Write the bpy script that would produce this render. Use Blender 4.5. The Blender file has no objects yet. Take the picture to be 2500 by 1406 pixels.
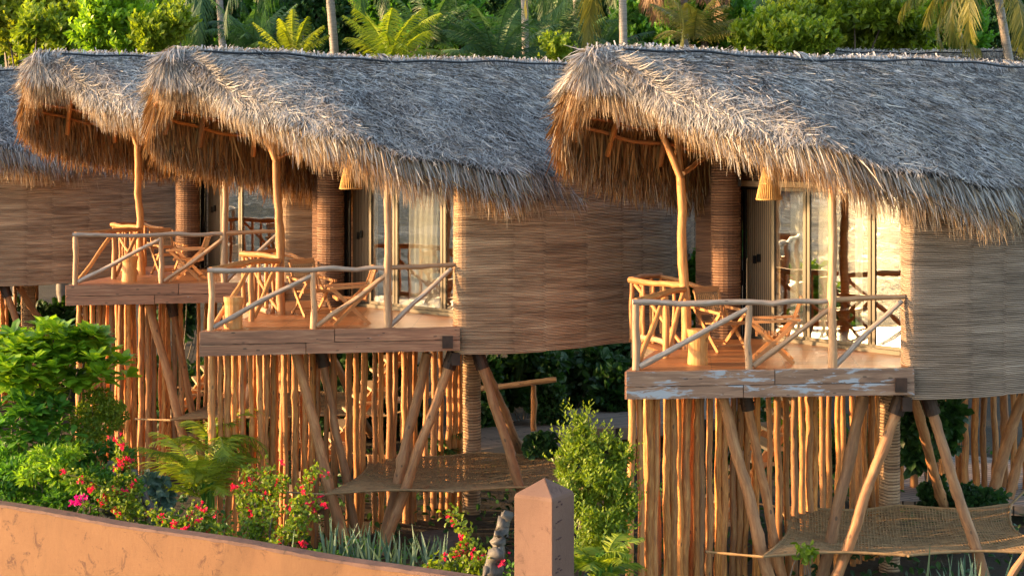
import bpy, math, random
import numpy as np
from mathutils import Vector, Matrix
RS = np.random.RandomState
sc = bpy.context.scene
# ------------------------------------------------------------------ camera, sky, sun, exposure
F, HY = 4100.0, 340.0
CAM_Z = 6.85
cd = bpy.data.cameras.new('camera'); cam = bpy.data.objects.new('camera', cd); sc.collection.objects.link(cam)
cam.location = (0, 0, CAM_Z); cam.rotation_euler = (math.pi/2, 0, 0)
cd.sensor_width = 36; cd.lens = 36*F/2500; cd.shift_y = (HY-703)/2500; cd.clip_end = 6000; cd.clip_start = .1
sc.camera = cam
SUN = Vector((-.998, -.06, 0)); EL = math.radians(10)
SUNV = Vector((SUN.x*math.cos(EL), SUN.y*math.cos(EL), math.sin(EL))).normalized()
w = bpy.data.worlds.new('World'); sc.world = w; w.use_nodes = True
nt = w.node_tree; nt.nodes.clear()
sky = nt.nodes.new('ShaderNodeTexSky'); sky.sky_type = 'NISHITA'; sky.sun_disc = False
sky.sun_elevation = EL; sky.sun_rotation = math.atan2(SUN.x, SUN.y); sky.air_density = 1.0; sky.dust_density = 1.5; sky.ozone_density = 1.0
bg = nt.nodes.new('ShaderNodeBackground'); bg.inputs[1].default_value = .15
wo = nt.nodes.new('ShaderNodeOutputWorld')
hs_ = nt.nodes.new('ShaderNodeHueSaturation'); hs_.inputs['Saturation'].default_value = .9; nt.links.new(sky.outputs[0], hs_.inputs['Color']); nt.links.new(hs_.outputs[0], bg.inputs[0]); nt.links.new(bg.outputs[0], wo.inputs[0])
sl = bpy.data.lights.new('sun', 'SUN'); sl.energy = 3.0; sl.angle = math.radians(.6); sl.color = (1, .6, .26)
so = bpy.data.objects.new('sun', sl); sc.collection.objects.link(so)
so.rotation_euler = (-SUNV).to_track_quat('-Z', 'Y').to_euler()
sc.view_settings.view_transform = 'Standard'; sc.view_settings.look = 'None'; sc.view_settings.gamma = 1
sc.view_settings.exposure = 2.1
try:
    sc.cycles.max_bounces = 8; sc.cycles.transparent_max_bounces = 12
except Exception: pass

# ------------------------------------------------------------------ helpers
def PX(px, py, Y): return np.array([(px-1250)*Y/F, Y, CAM_Z-(py-HY)*Y/F])
def XY(px, Y): return ((px-1250)*Y/F, Y)
class MB:
    def __init__(s): s.v=[]; s.q=[]; s.t=[]; s.uv=[]; s.ti=[]; s.n=0
    def add(s, V, Q=None, T=None, uv=None, tint=None):
        V = np.asarray(V, float).reshape(-1, 3); n = len(V)
        s.v.append(V)
        if Q is not None and len(Q): s.q.append(np.asarray(Q, int)+s.n)
        if T is not None and len(T): s.t.append(np.asarray(T, int)+s.n)
        s.uv.append(np.zeros((n, 2)) if uv is None else np.asarray(uv, float).reshape(-1, 2))
        s.ti.append(np.full(n, .5) if tint is None else np.broadcast_to(np.asarray(tint, float), (n,)))
        s.n += n
    def mesh(s, name, off=None):
        V = np.concatenate(s.v)
        if off is not None: V = V-np.asarray(off, float)
        Q = np.concatenate(s.q) if s.q else np.zeros((0, 4), int)
        T = np.concatenate(s.t) if s.t else np.zeros((0, 3), int)
        me = bpy.data.meshes.new(name)
        me.vertices.add(len(V)); me.vertices.foreach_set('co', V.astype('f').ravel())
        L = np.concatenate([Q.ravel(), T.ravel()])
        me.loops.add(len(L)); me.loops.foreach_set('vertex_index', L.astype('i'))
        me.polygons.add(len(Q)+len(T))
        st = np.concatenate([np.arange(len(Q))*4, len(Q)*4+np.arange(len(T))*3])
        me.polygons.foreach_set('loop_start', st.astype('i'))
        uvl = me.uv_layers.new(name='UVMap'); uvl.data.foreach_set('uv', np.concatenate(s.uv)[L].astype('f').ravel())
        a = me.attributes.new('tint', 'FLOAT', 'POINT'); a.data.foreach_set('value', np.concatenate(s.ti).astype('f'))
        me.update(calc_edges=True); me.validate()
        return me
    def build(s, name, mat, parent=None, off=None, smooth=False):
        if off is None and parent is not None and parent.get('_w'): off = parent.location
        me = s.mesh(name, off)
        me.polygons.foreach_set('use_smooth', [bool(smooth)]*len(me.polygons))
        me.materials.append(mat)
        o = bpy.data.objects.new(name, me); sc.collection.objects.link(o)
        if parent is not None: o.parent = parent
        return o
def tag(o, label=None, cat=None, group=None, kind=None):
    if label: o['label'] = label
    if cat: o['category'] = cat
    if group: o['group'] = group
    if kind: o['kind'] = kind
    return o
def thing(name, label, cat, loc=(0, 0, 0), rz=0, group=None, world=False):
    o = bpy.data.objects.new(name, None); sc.collection.objects.link(o)
    o.location = loc; o.rotation_euler = (0, 0, rz); o.empty_display_size = .2
    tag(o, label, cat, group)
    if world: o['_w'] = 1      # parts are given in world coordinates
    return o
def nrm(v):
    v = np.asarray(v, float); return v/np.maximum(np.linalg.norm(v, axis=-1, keepdims=True), 1e-9)
def tube(m, P, R, sides=8, tint=.5, cap=True, uvo=0.0):
    P = np.asarray(P, float); n = len(P); R = np.broadcast_to(np.asarray(R, float), (n,))
    Tn = nrm(np.gradient(P, axis=0))
    a = np.array([0, 0, 1.]) if abs(Tn[0][2]) < .9 else np.array([1., 0, 0])
    N = [nrm(np.cross(Tn[0], a))]
    for i in range(1, n):
        v = N[-1]-Tn[i]*np.dot(N[-1], Tn[i]); N.append(nrm(v))
    N = np.array(N); B = np.cross(Tn, N)
    k = sides+1; th = np.linspace(0, 2*np.pi, k)
    V = P[:, None]+R[:, None, None]*(np.cos(th)[None, :, None]*N[:, None]+np.sin(th)[None, :, None]*B[:, None])
    ln = np.concatenate([[0], np.cumsum(np.linalg.norm(np.diff(P, axis=0), axis=1))])
    uv = np.stack([np.broadcast_to(th/(2*np.pi)*.3, (n, k))+uvo, np.broadcast_to(ln[:, None], (n, k))+uvo*7], -1)
    i = np.arange(n-1)[:, None]*k+np.arange(sides)[None]; i = i.ravel()
    Q = np.stack([i, i+1, i+k+1, i+k], -1)
    m.add(V.reshape(-1, 3), Q, None, uv.reshape(-1, 2), tint)
    if cap:
        for e in (0, n-1):
            ring = V[e, :sides]; c = P[e]
            T = [(sides, j, (j+1) % sides) for j in range(sides)]
            if e == 0: T = [(a_, c_, b_) for a_, b_, c_ in T]
            m.add(np.vstack([ring, c]), None, T, np.vstack([np.stack([np.cos(th[:sides])*.05, np.sin(th[:sides])*.05+uvo], -1), [[0, uvo]]]), tint)
def logpts(p0, p1, r, rs, bend=.02, step=.16, taper=.12, knots=True, mid=None):
    p0 = np.asarray(p0, float); p1 = np.asarray(p1, float)
    L = np.linalg.norm(p1-p0); n = max(4, int(L/step)+1); t = np.linspace(0, 1, n)
    P = p0+(p1-p0)*t[:, None]
    if mid is not None: P = P+np.sin(np.pi*t)[:, None]*np.asarray(mid, float)
    ph = rs.rand(3, 2)*6.28; fr = rs.uniform(1.2, 3.5, (3,))*max(1, L/2)
    for a in range(3):
        P[:, a] += bend*(np.sin(fr[a]*t*3+ph[a, 0])-np.sin(ph[a, 0]))*.6*np.sin(np.pi*np.clip(t*1.05, 0, 1))**.5
    P[1:-1] += rs.normal(0, bend*.12, (n-2, 3))
    R = r*(1-taper*t)*(1+rs.normal(0, .035, n))
    if knots:
        for _ in range(max(1, int(L/.9))): R[rs.randint(1, n-1)] *= rs.uniform(1.08, 1.2)
    return P, R
def log(m, p0, p1, r, rs, **k):
    sides = k.pop('sides', 9); P, R = logpts(p0, p1, r, rs, **k)
    tube(m, P, R, sides, rs.rand(), True, rs.rand()*20)
def box(m, c, s, rz=0, tint=.5, M=None):
    s = np.asarray(s)/2.
    V = np.array([[x, y, z] for x in (-1, 1) for y in (-1, 1) for z in (-1, 1)])*s
    if M is not None: V = V@np.asarray(M).T
    ca, sa = math.cos(rz), math.sin(rz); V = V@np.array([[ca, sa, 0], [-sa, ca, 0], [0, 0, 1]])
    Q = [(0, 1, 3, 2), (4, 6, 7, 5), (0, 4, 5, 1), (2, 3, 7, 6), (0, 2, 6, 4), (1, 5, 7, 3)]
    for q in Q:
        a, b, c_, d = [V[i] for i in q]
        l1 = np.linalg.norm(b-a); l2 = np.linalg.norm(d-a)
        m.add(np.array([a, b, c_, d])+np.asarray(c), [(0, 1, 2, 3)], None, [(0, 0), (l1, 0), (l1, l2), (0, l2)] if l1 < l2 else [(0, 0), (0, l1), (l2, l1), (l2, 0)], tint)
def beam(m, p0, p1, w_, h_, tint=.5, up=(0, 0, 1)):
    p0 = np.asarray(p0, float); p1 = np.asarray(p1, float); d = p1-p0; L = np.linalg.norm(d); d = d/L
    s_ = nrm(np.cross(d, np.asarray(up, float))); u = np.cross(s_, d)
    M = np.stack([d, s_, u], 1)
    box(m, (p0+p1)/2, (L, w_, h_), 0, tint, M)
def prism(m, poly, z0, z1, tint=.5):
    n = len(poly); c = np.mean(poly, 0)
    for z, flip in ((z1, False), (z0, True)):
        V = [(p[0], p[1], z) for p in poly]+[(c[0], c[1], z)]
        T = [(i, (i+1) % n, n) for i in range(n)]
        if flip: T = [(a, c_, b) for a, b, c_ in T]
        m.add(V, None, T, [(v[0], v[1]) for v in V], tint)
    l = 0
    for i in range(n):
        a, b = poly[i], poly[(i+1) % n]; d = math.dist(a, b)
        m.add([(a[0], a[1], z0), (b[0], b[1], z0), (b[0], b[1], z1), (a[0], a[1], z1)], [(0, 1, 2, 3)], None, [(z0, l), (z0, l+d), (z1, l+d), (z1, l)], tint); l += d
def blades(m, P, D, N, L, W, droop=0., tint=None, tip=.2, seg=2, rs=None):
    """thin tapered strips; all args arrays over n"""
    n = len(P); D = nrm(D); S = nrm(np.cross(D, N)); L = np.broadcast_to(L, (n,)); W = np.broadcast_to(W, (n,)); droop = np.broadcast_to(droop, (n,))
    rows = []; uv = []; cu = RS(n).normal(0, .1, n)*L
    for k in range(seg+1):
        s_ = k/seg; c = P+D*(s_*L)[:, None]+S*(cu*s_*s_)[:, None]; c = c.copy(); c[:, 2] -= droop*s_*s_*L
        wd = W*(1-(1-tip)*s_**2)
        rows += [c-S*wd[:, None]/2, c+S*wd[:, None]/2]; uv += [[0, s_], [1, s_]]
    V = np.stack(rows, 1).reshape(-1, 3); k2 = 2*(seg+1)
    b = np.arange(n)[:, None]*k2
    Q = np.concatenate([b+np.array([2*k, 2*k+1, 2*k+3, 2*k+2]) for k in range(seg)])
    tt = np.repeat(tint if tint is not None else np.full(n, .5), k2)
    m.add(V, Q, None, np.tile(np.array(uv), (n, 1)), tt)
def leaves(m, P, D, N, L, W, fold=.15, tint=None, rounded=True):
    n = len(P); D = nrm(D); S = nrm(np.cross(D, N)); U = np.cross(S, D); L = np.broadcast_to(L, (n,))[:, None]; W = np.broadcast_to(W, (n,))[:, None]
    if rounded:
        V = np.stack([P, P+D*L*.4-S*W*.42+U*W*fold, P+D*L*.4, P+D*L*.4+S*W*.42+U*W*fold,
                      P+D*L*.78-S*W*.5+U*W*fold*.4-U*L*.05, P+D*L*.78-U*L*.05, P+D*L*.78+S*W*.5+U*W*fold*.4-U*L*.05, P+D*L-U*L*.14], 1)
        b = np.arange(n)[:, None]*8
        Q = np.concatenate([b+np.array(q) for q in ((1, 2, 5, 4), (2, 3, 6, 5))])
        T = np.concatenate([b+np.array(q) for q in ((0, 2, 1), (0, 3, 2), (4, 5, 7), (5, 6, 7))]); k = 8
    else:
        V = np.stack([P, P+D*L*.45-S*W*.5+U*W*fold, P+D*L, P+D*L*.45+S*W*.5+U*W*fold], 1)
        b = np.arange(n)[:, None]*4; Q = None; T = np.concatenate([b+np.array(q) for q in ((0, 2, 1), (0, 3, 2))]); k = 4
    m.add(V.reshape(-1, 3), Q, T, None, np.repeat(tint if tint is not None else np.full(n, .5), k))
def rdir(rs, n): return nrm(rs.normal(size=(n, 3)))

# ------------------------------------------------------------------ materials
def newmat(name):
    m = bpy.data.materials.new(name); m.use_nodes = True; nt = m.node_tree; nt.nodes.clear()
    out = nt.nodes.new('ShaderNodeOutputMaterial'); b = nt.nodes.new('ShaderNodeBsdfPrincipled')
    nt.links.new(b.outputs[0], out.inputs[0]); return m, nt, b, out
def N_(nt, t, **k):
    n = nt.nodes.new(t)
    for a, v in k.items():
        if a in n.inputs: n.inputs[a].default_value = v
        else: setattr(n, a, v)
    return n
def ramp(nt, fac, stops):
    r = nt.nodes.new('ShaderNodeValToRGB'); e = r.color_ramp.elements
    while len(e) < len(stops): e.new(.5)
    for i, (p, c) in enumerate(stops): e[i].position = p; e[i].color = (*c, 1)
    nt.links.new(fac, r.inputs[0]); return r.outputs[0]
def coords(nt, kind, scale, rot=(0, 0, 0)):
    if kind == 'tint':
        a = N_(nt, 'ShaderNodeAttribute', attribute_name='tint'); return a.outputs['Fac']
    tc = N_(nt, 'ShaderNodeTexCoord'); mp = N_(nt, 'ShaderNodeMapping'); mp.inputs['Scale'].default_value = scale; mp.inputs['Rotation'].default_value = rot
    nt.links.new(tc.outputs[kind], mp.inputs[0]); return mp.outputs[0]
def noise(nt, vec, scale=1., detail=4, rough=.6, dist=0.):
    n = N_(nt, 'ShaderNodeTexNoise'); n.inputs['Scale'].default_value = scale; n.inputs['Detail'].default_value = detail
    n.inputs['Roughness'].default_value = rough; n.inputs['Distortion'].default_value = dist; nt.links.new(vec, n.inputs[0]); return n.outputs[0]
def mixc(nt, fac, a, b, mode='MIX'):
    m = nt.nodes.new('ShaderNodeMix'); m.data_type = 'RGBA'; m.blend_type = mode
    for i, v in ((0, fac), (6, a), (7, b)):
        if hasattr(v, 'links'): nt.links.new(v, m.inputs[i])
        else: m.inputs[i].default_value = v if i == 0 else (*v, 1)
    return m.outputs[2]
def mth(nt, op, a, b=0.):
    m = nt.nodes.new('ShaderNodeMath'); m.operation = op
    for i, v in ((0, a), (1, b)):
        if hasattr(v, 'links'): nt.links.new(v, m.inputs[i])
        else: m.inputs[i].default_value = v
    return m.outputs[0]
def bump(nt, b, h, s=.3, d=.01):
    n = nt.nodes.new('ShaderNodeBump'); n.inputs['Strength'].default_value = s; n.inputs['Distance'].default_value = d
    nt.links.new(h, n.inputs['Height']); nt.links.new(n.outputs[0], b.inputs['Normal'])
def wood(name, dark, mid, light, uvs=(14, 1.2, 1), rough=.6, paint=None, rnd=.35, kn=True, grey=.12):
    m, nt, b, o = newmat(name)
    v = coords(nt, 'UV', uvs); n1 = noise(nt, v, 3, 6, .65, .6)
    c = ramp(nt, n1, [(.28, dark), (.5, mid), (.72, light)])
    n2 = noise(nt, coords(nt, 'UV', (3, 1.1, 1)), 2.2, 3)
    c = mixc(nt, mth(nt, 'MULTIPLY', n2, .45), c, tuple(x*.55 for x in mid))
    if kn:
        vo = N_(nt, 'ShaderNodeTexVoronoi'); vo.inputs['Scale'].default_value = 1.; nt.links.new(coords(nt, 'UV', (9, 3.2, 1)), vo.inputs[0])
        kf = mth(nt, 'LESS_THAN', vo.outputs['Distance'], .11)
        c = mixc(nt, mth(nt, 'MULTIPLY', kf, .75), c, tuple(x*.3 for x in dark))
    oi = N_(nt, 'ShaderNodeObjectInfo')
    at = coords(nt, 'tint', None)
    hs = N_(nt, 'ShaderNodeHueSaturation'); nt.links.new(c, hs.inputs['Color'])
    r = mth(nt, 'ADD', mth(nt, 'MULTIPLY', mth(nt, 'FRACT', mth(nt, 'ADD', oi.outputs['Random'], at)), rnd*2), 1-rnd)
    nt.links.new(r, hs.inputs['Value'])
    c = hs.outputs[0]
    gm = mth(nt, 'MULTIPLY', mth(nt, 'FRACT', mth(nt, 'MULTIPLY', mth(nt, 'ADD', oi.outputs['Random'], at), 7.3)), grey); c = mixc(nt, gm, c, (.3, .25, .2))
    if grey > .2:
        ck = noise(nt, coords(nt, 'UV', (26, .8, 1)), 2.2, 4, .6, .8); c = mixc(nt, mth(nt, 'MULTIPLY', ramp(nt, ck, [(.62, (0, 0, 0)), (.66, (1, 1, 1))]), .6), c, tuple(x*.35 for x in mid))
    if paint:
        pc, th = paint
        pn = noise(nt, coords(nt, 'UV', (5, 1.1, 1)), 1.7, 7, .68, .5)
        pf = ramp(nt, pn, [(th, (0, 0, 0)), (th+.05, (1, 1, 1))])
        c = mixc(nt, mth(nt, 'MULTIPLY', pf, .8), c, pc)
    nt.links.new(c, b.inputs['Base Color']); b.inputs['Roughness'].default_value = rough
    bump(nt, b, n1, .3, .004); return m
def thatch(name, stops, trans=.25, patch=None):
    m, nt, b, o = newmat(name)
    t = coords(nt, 'tint', None); c = ramp(nt, t, stops)
    n = noise(nt, coords(nt, 'Object', (1, 1, 1)), 1.1, 3)
    if patch: c = mixc(nt, mth(nt, 'MULTIPLY', ramp(nt, n, [(.42, (0, 0, 0)), (.62, (1, 1, 1))]), .7), c, mixc(nt, 1., c, patch, 'MULTIPLY'))
    nt.links.new(c, b.inputs['Base Color']); b.inputs['Roughness'].default_value = .62
    tr = N_(nt, 'ShaderNodeBsdfTranslucent'); mx = nt.nodes.new('ShaderNodeMixShader'); mx.inputs[0].default_value = trans
    c2 = mixc(nt, 1., c, (1, .78, .5), 'MULTIPLY'); nt.links.new(c2, tr.inputs[0])
    nt.links.new(b.outputs[0], mx.inputs[1]); nt.links.new(tr.outputs[0], mx.inputs[2]); nt.links.new(mx.outputs[0], o.inputs[0]); return m
def leafm(name, dark, light, trans=.35, rough=.45, tc=(1.0, 1.0, .35)):
    m, nt, b, o = newmat(name)
    c = ramp(nt, coords(nt, 'tint', None), [(0, dark), (1, light)])
    nt.links.new(c, b.inputs['Base Color']); b.inputs['Roughness'].default_value = rough; b.inputs['Specular IOR Level'].default_value = .35
    tr = N_(nt, 'ShaderNodeBsdfTranslucent'); mx = nt.nodes.new('ShaderNodeMixShader'); mx.inputs[0].default_value = trans
    c2 = mixc(nt, 1., c, tc, 'MULTIPLY'); hs = N_(nt, 'ShaderNodeHueSaturation'); hs.inputs['Value'].default_value = 1.7; nt.links.new(c2, hs.inputs['Color']); nt.links.new(hs.outputs[0], tr.inputs[0])
    nt.links.new(b.outputs[0], mx.inputs[1]); nt.links.new(tr.outputs[0], mx.inputs[2]); nt.links.new(mx.outputs[0], o.inputs[0]); return m
def flat(name, c, rough=.5, metal=0., nz=0.):
    m, nt, b, o = newmat(name)
    if nz:
        n = noise(nt, coords(nt, 'Object', (1, 1, 1)), 9, 5)
        nt.links.new(ramp(nt, n, [(.3, tuple(x*(1-nz) for x in c)), (.7, tuple(min(1, x*(1+nz)) for x in c))]), b.inputs['Base Color'])
    else: b.inputs['Base Color'].default_value = (*c, 1)
    b.inputs['Roughness'].default_value = rough; b.inputs['Metallic'].default_value = metal; return m
def wovenm(name, stops, amp=.6):
    m, nt, b, o = newmat(name)
    n1 = noise(nt, coords(nt, 'UV', (1.1, 70, 1)), 1, 5, .75, .3)
    n2 = noise(nt, coords(nt, 'UV', (.45, 6, 1)), 1, 5, .7, .8)
    n3 = noise(nt, coords(nt, 'UV', (60, 120, 1)), 1, 2)
    f = mth(nt, 'ADD', mth(nt, 'MULTIPLY', n1, .45), mth(nt, 'ADD', mth(nt, 'MULTIPLY', n2, .43), mth(nt, 'MULTIPLY', n3, .12)))
    c = ramp(nt, f, stops)
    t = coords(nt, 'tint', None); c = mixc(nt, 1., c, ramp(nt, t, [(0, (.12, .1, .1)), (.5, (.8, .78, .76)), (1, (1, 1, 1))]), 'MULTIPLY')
    nt.links.new(c, b.inputs['Base Color']); b.inputs['Roughness'].default_value = .75
    bump(nt, b, n1, .4, .01); return m
M = {}
M['pole'] = wood('pole_wood', (.15, .042, .007), (.52, .19, .038), (.82, .43, .13), rnd=.42, grey=.24)
M['rail'] = wood('rail_wood', (.24, .11, .05), (.47, .26, .13), (.68, .45, .27), rnd=.25, grey=.3)
M['rail_grey'] = wood('rail_wood_weathered', (.2, .14, .11), (.42, .32, .25), (.66, .56, .48), rnd=.2)
M['rail_orange'] = wood('rail_wood_orange', (.26, .085, .02), (.55, .22, .055), (.72, .38, .13), rnd=.25)
M['stilt'] = wood('stilt_wood', (.16, .06, .02), (.4, .17, .06), (.62, .34, .15), uvs=(9, .9, 1), rnd=.25, grey=.21)
M['stool'] = wood('stool_wood', (.4, .16, .04), (.6, .27, .07), (.75, .42, .15), rnd=.1)
M['chair'] = wood('chair_wood', (.34, .12, .03), (.55, .23, .065), (.72, .36, .12), uvs=(10, 2, 1), rnd=.2, kn=False)
M['fascia'] = wood('fascia_wood', (.1, .045, .025), (.34, .15, .08), (.58, .33, .19), uvs=(9, .45, 1), rnd=.15, paint=((.42, .42, .44), .66))
M['fascia_worn'] = wood('fascia_wood_flaking', (.11, .055, .035), (.3, .16, .1), (.5, .33, .22), uvs=(7, .55, 1), rnd=.15, paint=((.36, .42, .5), .535))
M['grey'] = wood('grey_wood', (.05, .045, .04), (.13, .12, .115), (.22, .21, .2), uvs=(8, 1, 1), rnd=.2)
M['deck'] = None
M['thatch'] = thatch('thatch_weathered', [(0, (.035, .03, .03)), (.16, (.14, .13, .13)), (.4, (.38, .37, .37)), (.7, (.55, .535, .53)), (1, (.7, .65, .58))], .2, (.72, .66, .62))
M['thatch_base'] = thatch('thatch_base', [(0, (.08, .07, .07)), (1, (.18, .17, .17))], 0.)
M['thatch_edge'] = thatch('thatch_edge', [(0, (.13, .085, .055)), (.35, (.33, .235, .15)), (.7, (.52, .4, .27)), (1, (.74, .6, .43))], .32)
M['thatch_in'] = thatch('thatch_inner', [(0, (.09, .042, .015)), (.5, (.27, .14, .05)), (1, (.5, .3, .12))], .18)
M['reed'] = wovenm('reed_matting', [(.34, (.08, .046, .028)), (.46, (.32, .2, .12)), (.56, (.58, .4, .25)), (.68, (.82, .63, .43))])
M['reed_pale'] = wovenm('reed_matting_pale', [(.32, (.07, .045, .03)), (.46, (.25, .18, .13)), (.57, (.43, .32, .24)), (.7, (.66, .53, .41))])
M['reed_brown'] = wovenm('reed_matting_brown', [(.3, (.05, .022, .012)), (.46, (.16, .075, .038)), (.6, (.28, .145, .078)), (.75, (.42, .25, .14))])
M['steel'] = flat('rusty_steel', (.045, .026, .02), .55, .4, .4)
M['cable'] = flat('black_cable', (.01, .012, .016), .5)
M['black'] = flat('black_metal', (.008, .008, .009), .35)
M['frame'] = flat('bronze_frame', (.07, .058, .042), .35, .3)
M['palewood'] = wood('pale_wood', (.3, .2, .11), (.45, .32, .18), (.6, .45, .28), kn=False)
M['cord'] = flat('rope_cord', (.3, .185, .085), .85, 0, .3)
M['lamp'] = flat('lamp_rope', (.5, .29, .1), .8, 0, .3)
M['trunk'] = wood('palm_trunk', (.12, .1, .09), (.25, .22, .2), (.38, .34, .31), uvs=(2, 9, 1), kn=False)
M['bark'] = wood('bark', (.05, .035, .025), (.12, .085, .06), (.2, .15, .11), kn=False)
M['drift'] = wood('driftwood', (.02, .018, .016), (.09, .078, .066), (.27, .24, .21), uvs=(8, 1.2, 1), rnd=.1, kn=False)
M['leaf_bright'] = leafm('leaf_bright', (.055, .15, .01), (.29, .46, .035), .42, .35)
M['leaf_mid'] = leafm('leaf_mid', (.03, .1, .015), (.13, .31, .035), .4)
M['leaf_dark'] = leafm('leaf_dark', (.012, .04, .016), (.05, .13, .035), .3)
M['leaf_yellow'] = leafm('leaf_yellow', (.09, .13, .01), (.32, .36, .03), .45)
M['leaf_bushy'] = leafm('leaf_shrub', (.065, .12, .01), (.25, .33, .03), .4, .4)
M['leaf_palm'] = leafm('leaf_palm', (.08, .15, .012), (.32, .38, .035), .4, .4)
M['palm_dark'] = leafm('palm_frond_green', (.016, .055, .025), (.075, .16, .045), .3)
M['palm_gold'] = leafm('palm_frond_gold', (.05, .075, .018), (.25, .22, .045), .35)
M['palm_dry'] = leafm('palm_frond_dry', (.1, .06, .035), (.3, .2, .12), .2, .6, (1, .8, .6))
M['snake'] = leafm('snake_leaf', (.05, .1, .07), (.16, .24, .17), .15, .4)
M['flower'] = leafm('bougainvillea_bract', (.5, .01, .06), (.85, .03, .12), .4, .5, (1, .4, .5))
M['flower_mag'] = leafm('magenta_bract', (.5, .005, .2), (.7, .02, .3), .4, .5, (1, .4, .8))
# deck floor
m, nt_, b, o = newmat('deck_boards')
v = coords(nt_, 'UV', (1, 1, 1), (0, 0, .1))
br = N_(nt_, 'ShaderNodeTexBrick'); br.inputs['Scale'].default_value = 1.; br.inputs['Mortar Size'].default_value = .01; br.inputs['Brick Width'].default_value = 2.1; br.inputs['Row Height'].default_value = .11
br.inputs['Color1'].default_value = (.3, .11, .035, 1); br.inputs['Color2'].default_value = (.46, .19, .065, 1); br.inputs['Mortar'].default_value = (.05, .02, .01, 1)
nt_.links.new(v, br.inputs[0])
n1 = noise(nt_, coords(nt_, 'UV', (1.2, 16, 1)), 2, 5)
c = mixc(nt_, mth(nt_, 'MULTIPLY', n1, .6), br.outputs[0], (.22, .08, .03)); nt_.links.new(c, b.inputs['Base Color']); b.inputs['Roughness'].default_value = .48
bump(nt_, b, mth(nt_, 'SUBTRACT', n1, br.outputs['Fac']), .3, .01); M['deck'] = m
# boardwalk
m, nt_, b, o = newmat('boardwalk_boards')
br = N_(nt_, 'ShaderNodeTexBrick'); br.inputs['Scale'].default_value = 1.; br.inputs['Mortar Size'].default_value = .012; br.inputs['Brick Width'].default_value = 2.; br.inputs['Row Height'].default_value = .14
br.inputs['Color1'].default_value = (.2, .15, .12, 1); br.inputs['Color2'].default_value = (.32, .24, .19, 1); br.inputs['Mortar'].default_value = (.02, .015, .01, 1)
nt_.links.new(coords(nt_, 'Object', (1, 1, 1), (0, 0, -.5)), br.inputs[0]); nt_.links.new(br.outputs[0], b.inputs['Base Color']); b.inputs['Roughness'].default_value = .7
bump(nt_, b, br.outputs['Fac'], -.4, .02); M['walk'] = m
# stucco
def stucco(name, c1, c2, spot, sc_=1.):
    m, nt, b, o = newmat(name); v = coords(nt, 'Object', (1, 1, 1))
    n1 = noise(nt, v, 1.1*sc_, 6, .65); c = ramp(nt, n1, [(.3, c1), (.7, c2)])
    c = mixc(nt, mth(nt, 'MULTIPLY', ramp(nt, noise(nt, v, .45, 3, .5, 1.5), [(.45, (0, 0, 0)), (.55, (1, 1, 1))]), .3), c, tuple(min(1, x*1.5) for x in c2)); n2 = noise(nt, v, 3.2*sc_, 7, .72, 1.2); sp = ramp(nt, n2, [(.57, (0, 0, 0)), (.65, (1, 1, 1))]); c = mixc(nt, mth(nt, 'MULTIPLY', sp, .75), c, spot)
    n3 = noise(nt, coords(nt, 'Object', (2, 2, .5)), 3.5, 6, .8, 2.); ln = ramp(nt, n3, [(.49, (0, 0, 0)), (.5, (1, 1, 1)), (.51, (0, 0, 0))]); c = mixc(nt, mth(nt, 'MULTIPLY', ln, .35), c, spot)
    nt.links.new(c, b.inputs['Base Color']); b.inputs['Roughness'].default_value = .85
    bump(nt, b, noise(nt, v, 7, 8, .75), .35, .03); return m
M['stucco'] = stucco('orange_stucco', (.12, .055, .025), (.168, .085, .04), (.055, .02, .014))
M['cap'] = stucco('wall_cap', (.07, .035, .03), (.12, .065, .05), (.02, .012, .012), 2)
M['pillar'] = stucco('pillar_stucco', (.125, .065, .046), (.16, .09, .064), (.08, .038, .028))
# ground, sea, glass
m, nt_, b, o = newmat('soil'); v = coords(nt_, 'Object', (1, 1, 1)); n1 = noise(nt_, v, .6, 8, .7)
nt_.links.new(ramp(nt_, n1, [(.3, (.018, .014, .008)), (.55, (.05, .036, .02)), (.75, (.035, .05, .015))]), b.inputs['Base Color']); b.inputs['Roughness'].default_value = .95
bump(nt_, b, noise(nt_, v, 6, 6, .7), .6, .1); M['soil'] = m
m, nt_, b, o = newmat('sea_water'); v = coords(nt_, 'Object', (1, .35, 1))
n1 = noise(nt_, v, .13, 7, .68, .7); n2 = noise(nt_, coords(nt_, 'Object', (.05, .012, 1)), 1.4, 4, .6)
fo = ramp(nt_, n2, [(.62, (0, 0, 0)), (.68, (1, 1, 1))])
c = mixc(nt_, mth(nt_, 'MULTIPLY', fo, .8), ramp(nt_, n1, [(.38, (.03, .045, .05)), (.5, (.11, .125, .125)), (.62, (.3, .3, .28))]), (.5, .5, .48)); nt_.links.new(c, b.inputs['Base Color'])  # grey wave tones painted into the diffuse colour, standing in for sky reflection
b.inputs['Roughness'].default_value = .12; b.inputs['IOR'].default_value = 1.33; bump(nt_, b, n1, .6, .8); 
df_ = N_(nt_, 'ShaderNodeBsdfDiffuse'); nt_.links.new(c, df_.inputs[0]); gs_ = N_(nt_, 'ShaderNodeBsdfGlossy'); gs_.inputs['Roughness'].default_value = .2; gs_.inputs['Color'].default_value = (.8, .84, .86, 1)
b2_ = nt_.nodes.new('ShaderNodeBump'); b2_.inputs['Strength'].default_value = 1.; b2_.inputs['Distance'].default_value = 1.; nt_.links.new(n1, b2_.inputs['Height']); nt_.links.new(b2_.outputs[0], gs_.inputs['Normal'])
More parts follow.
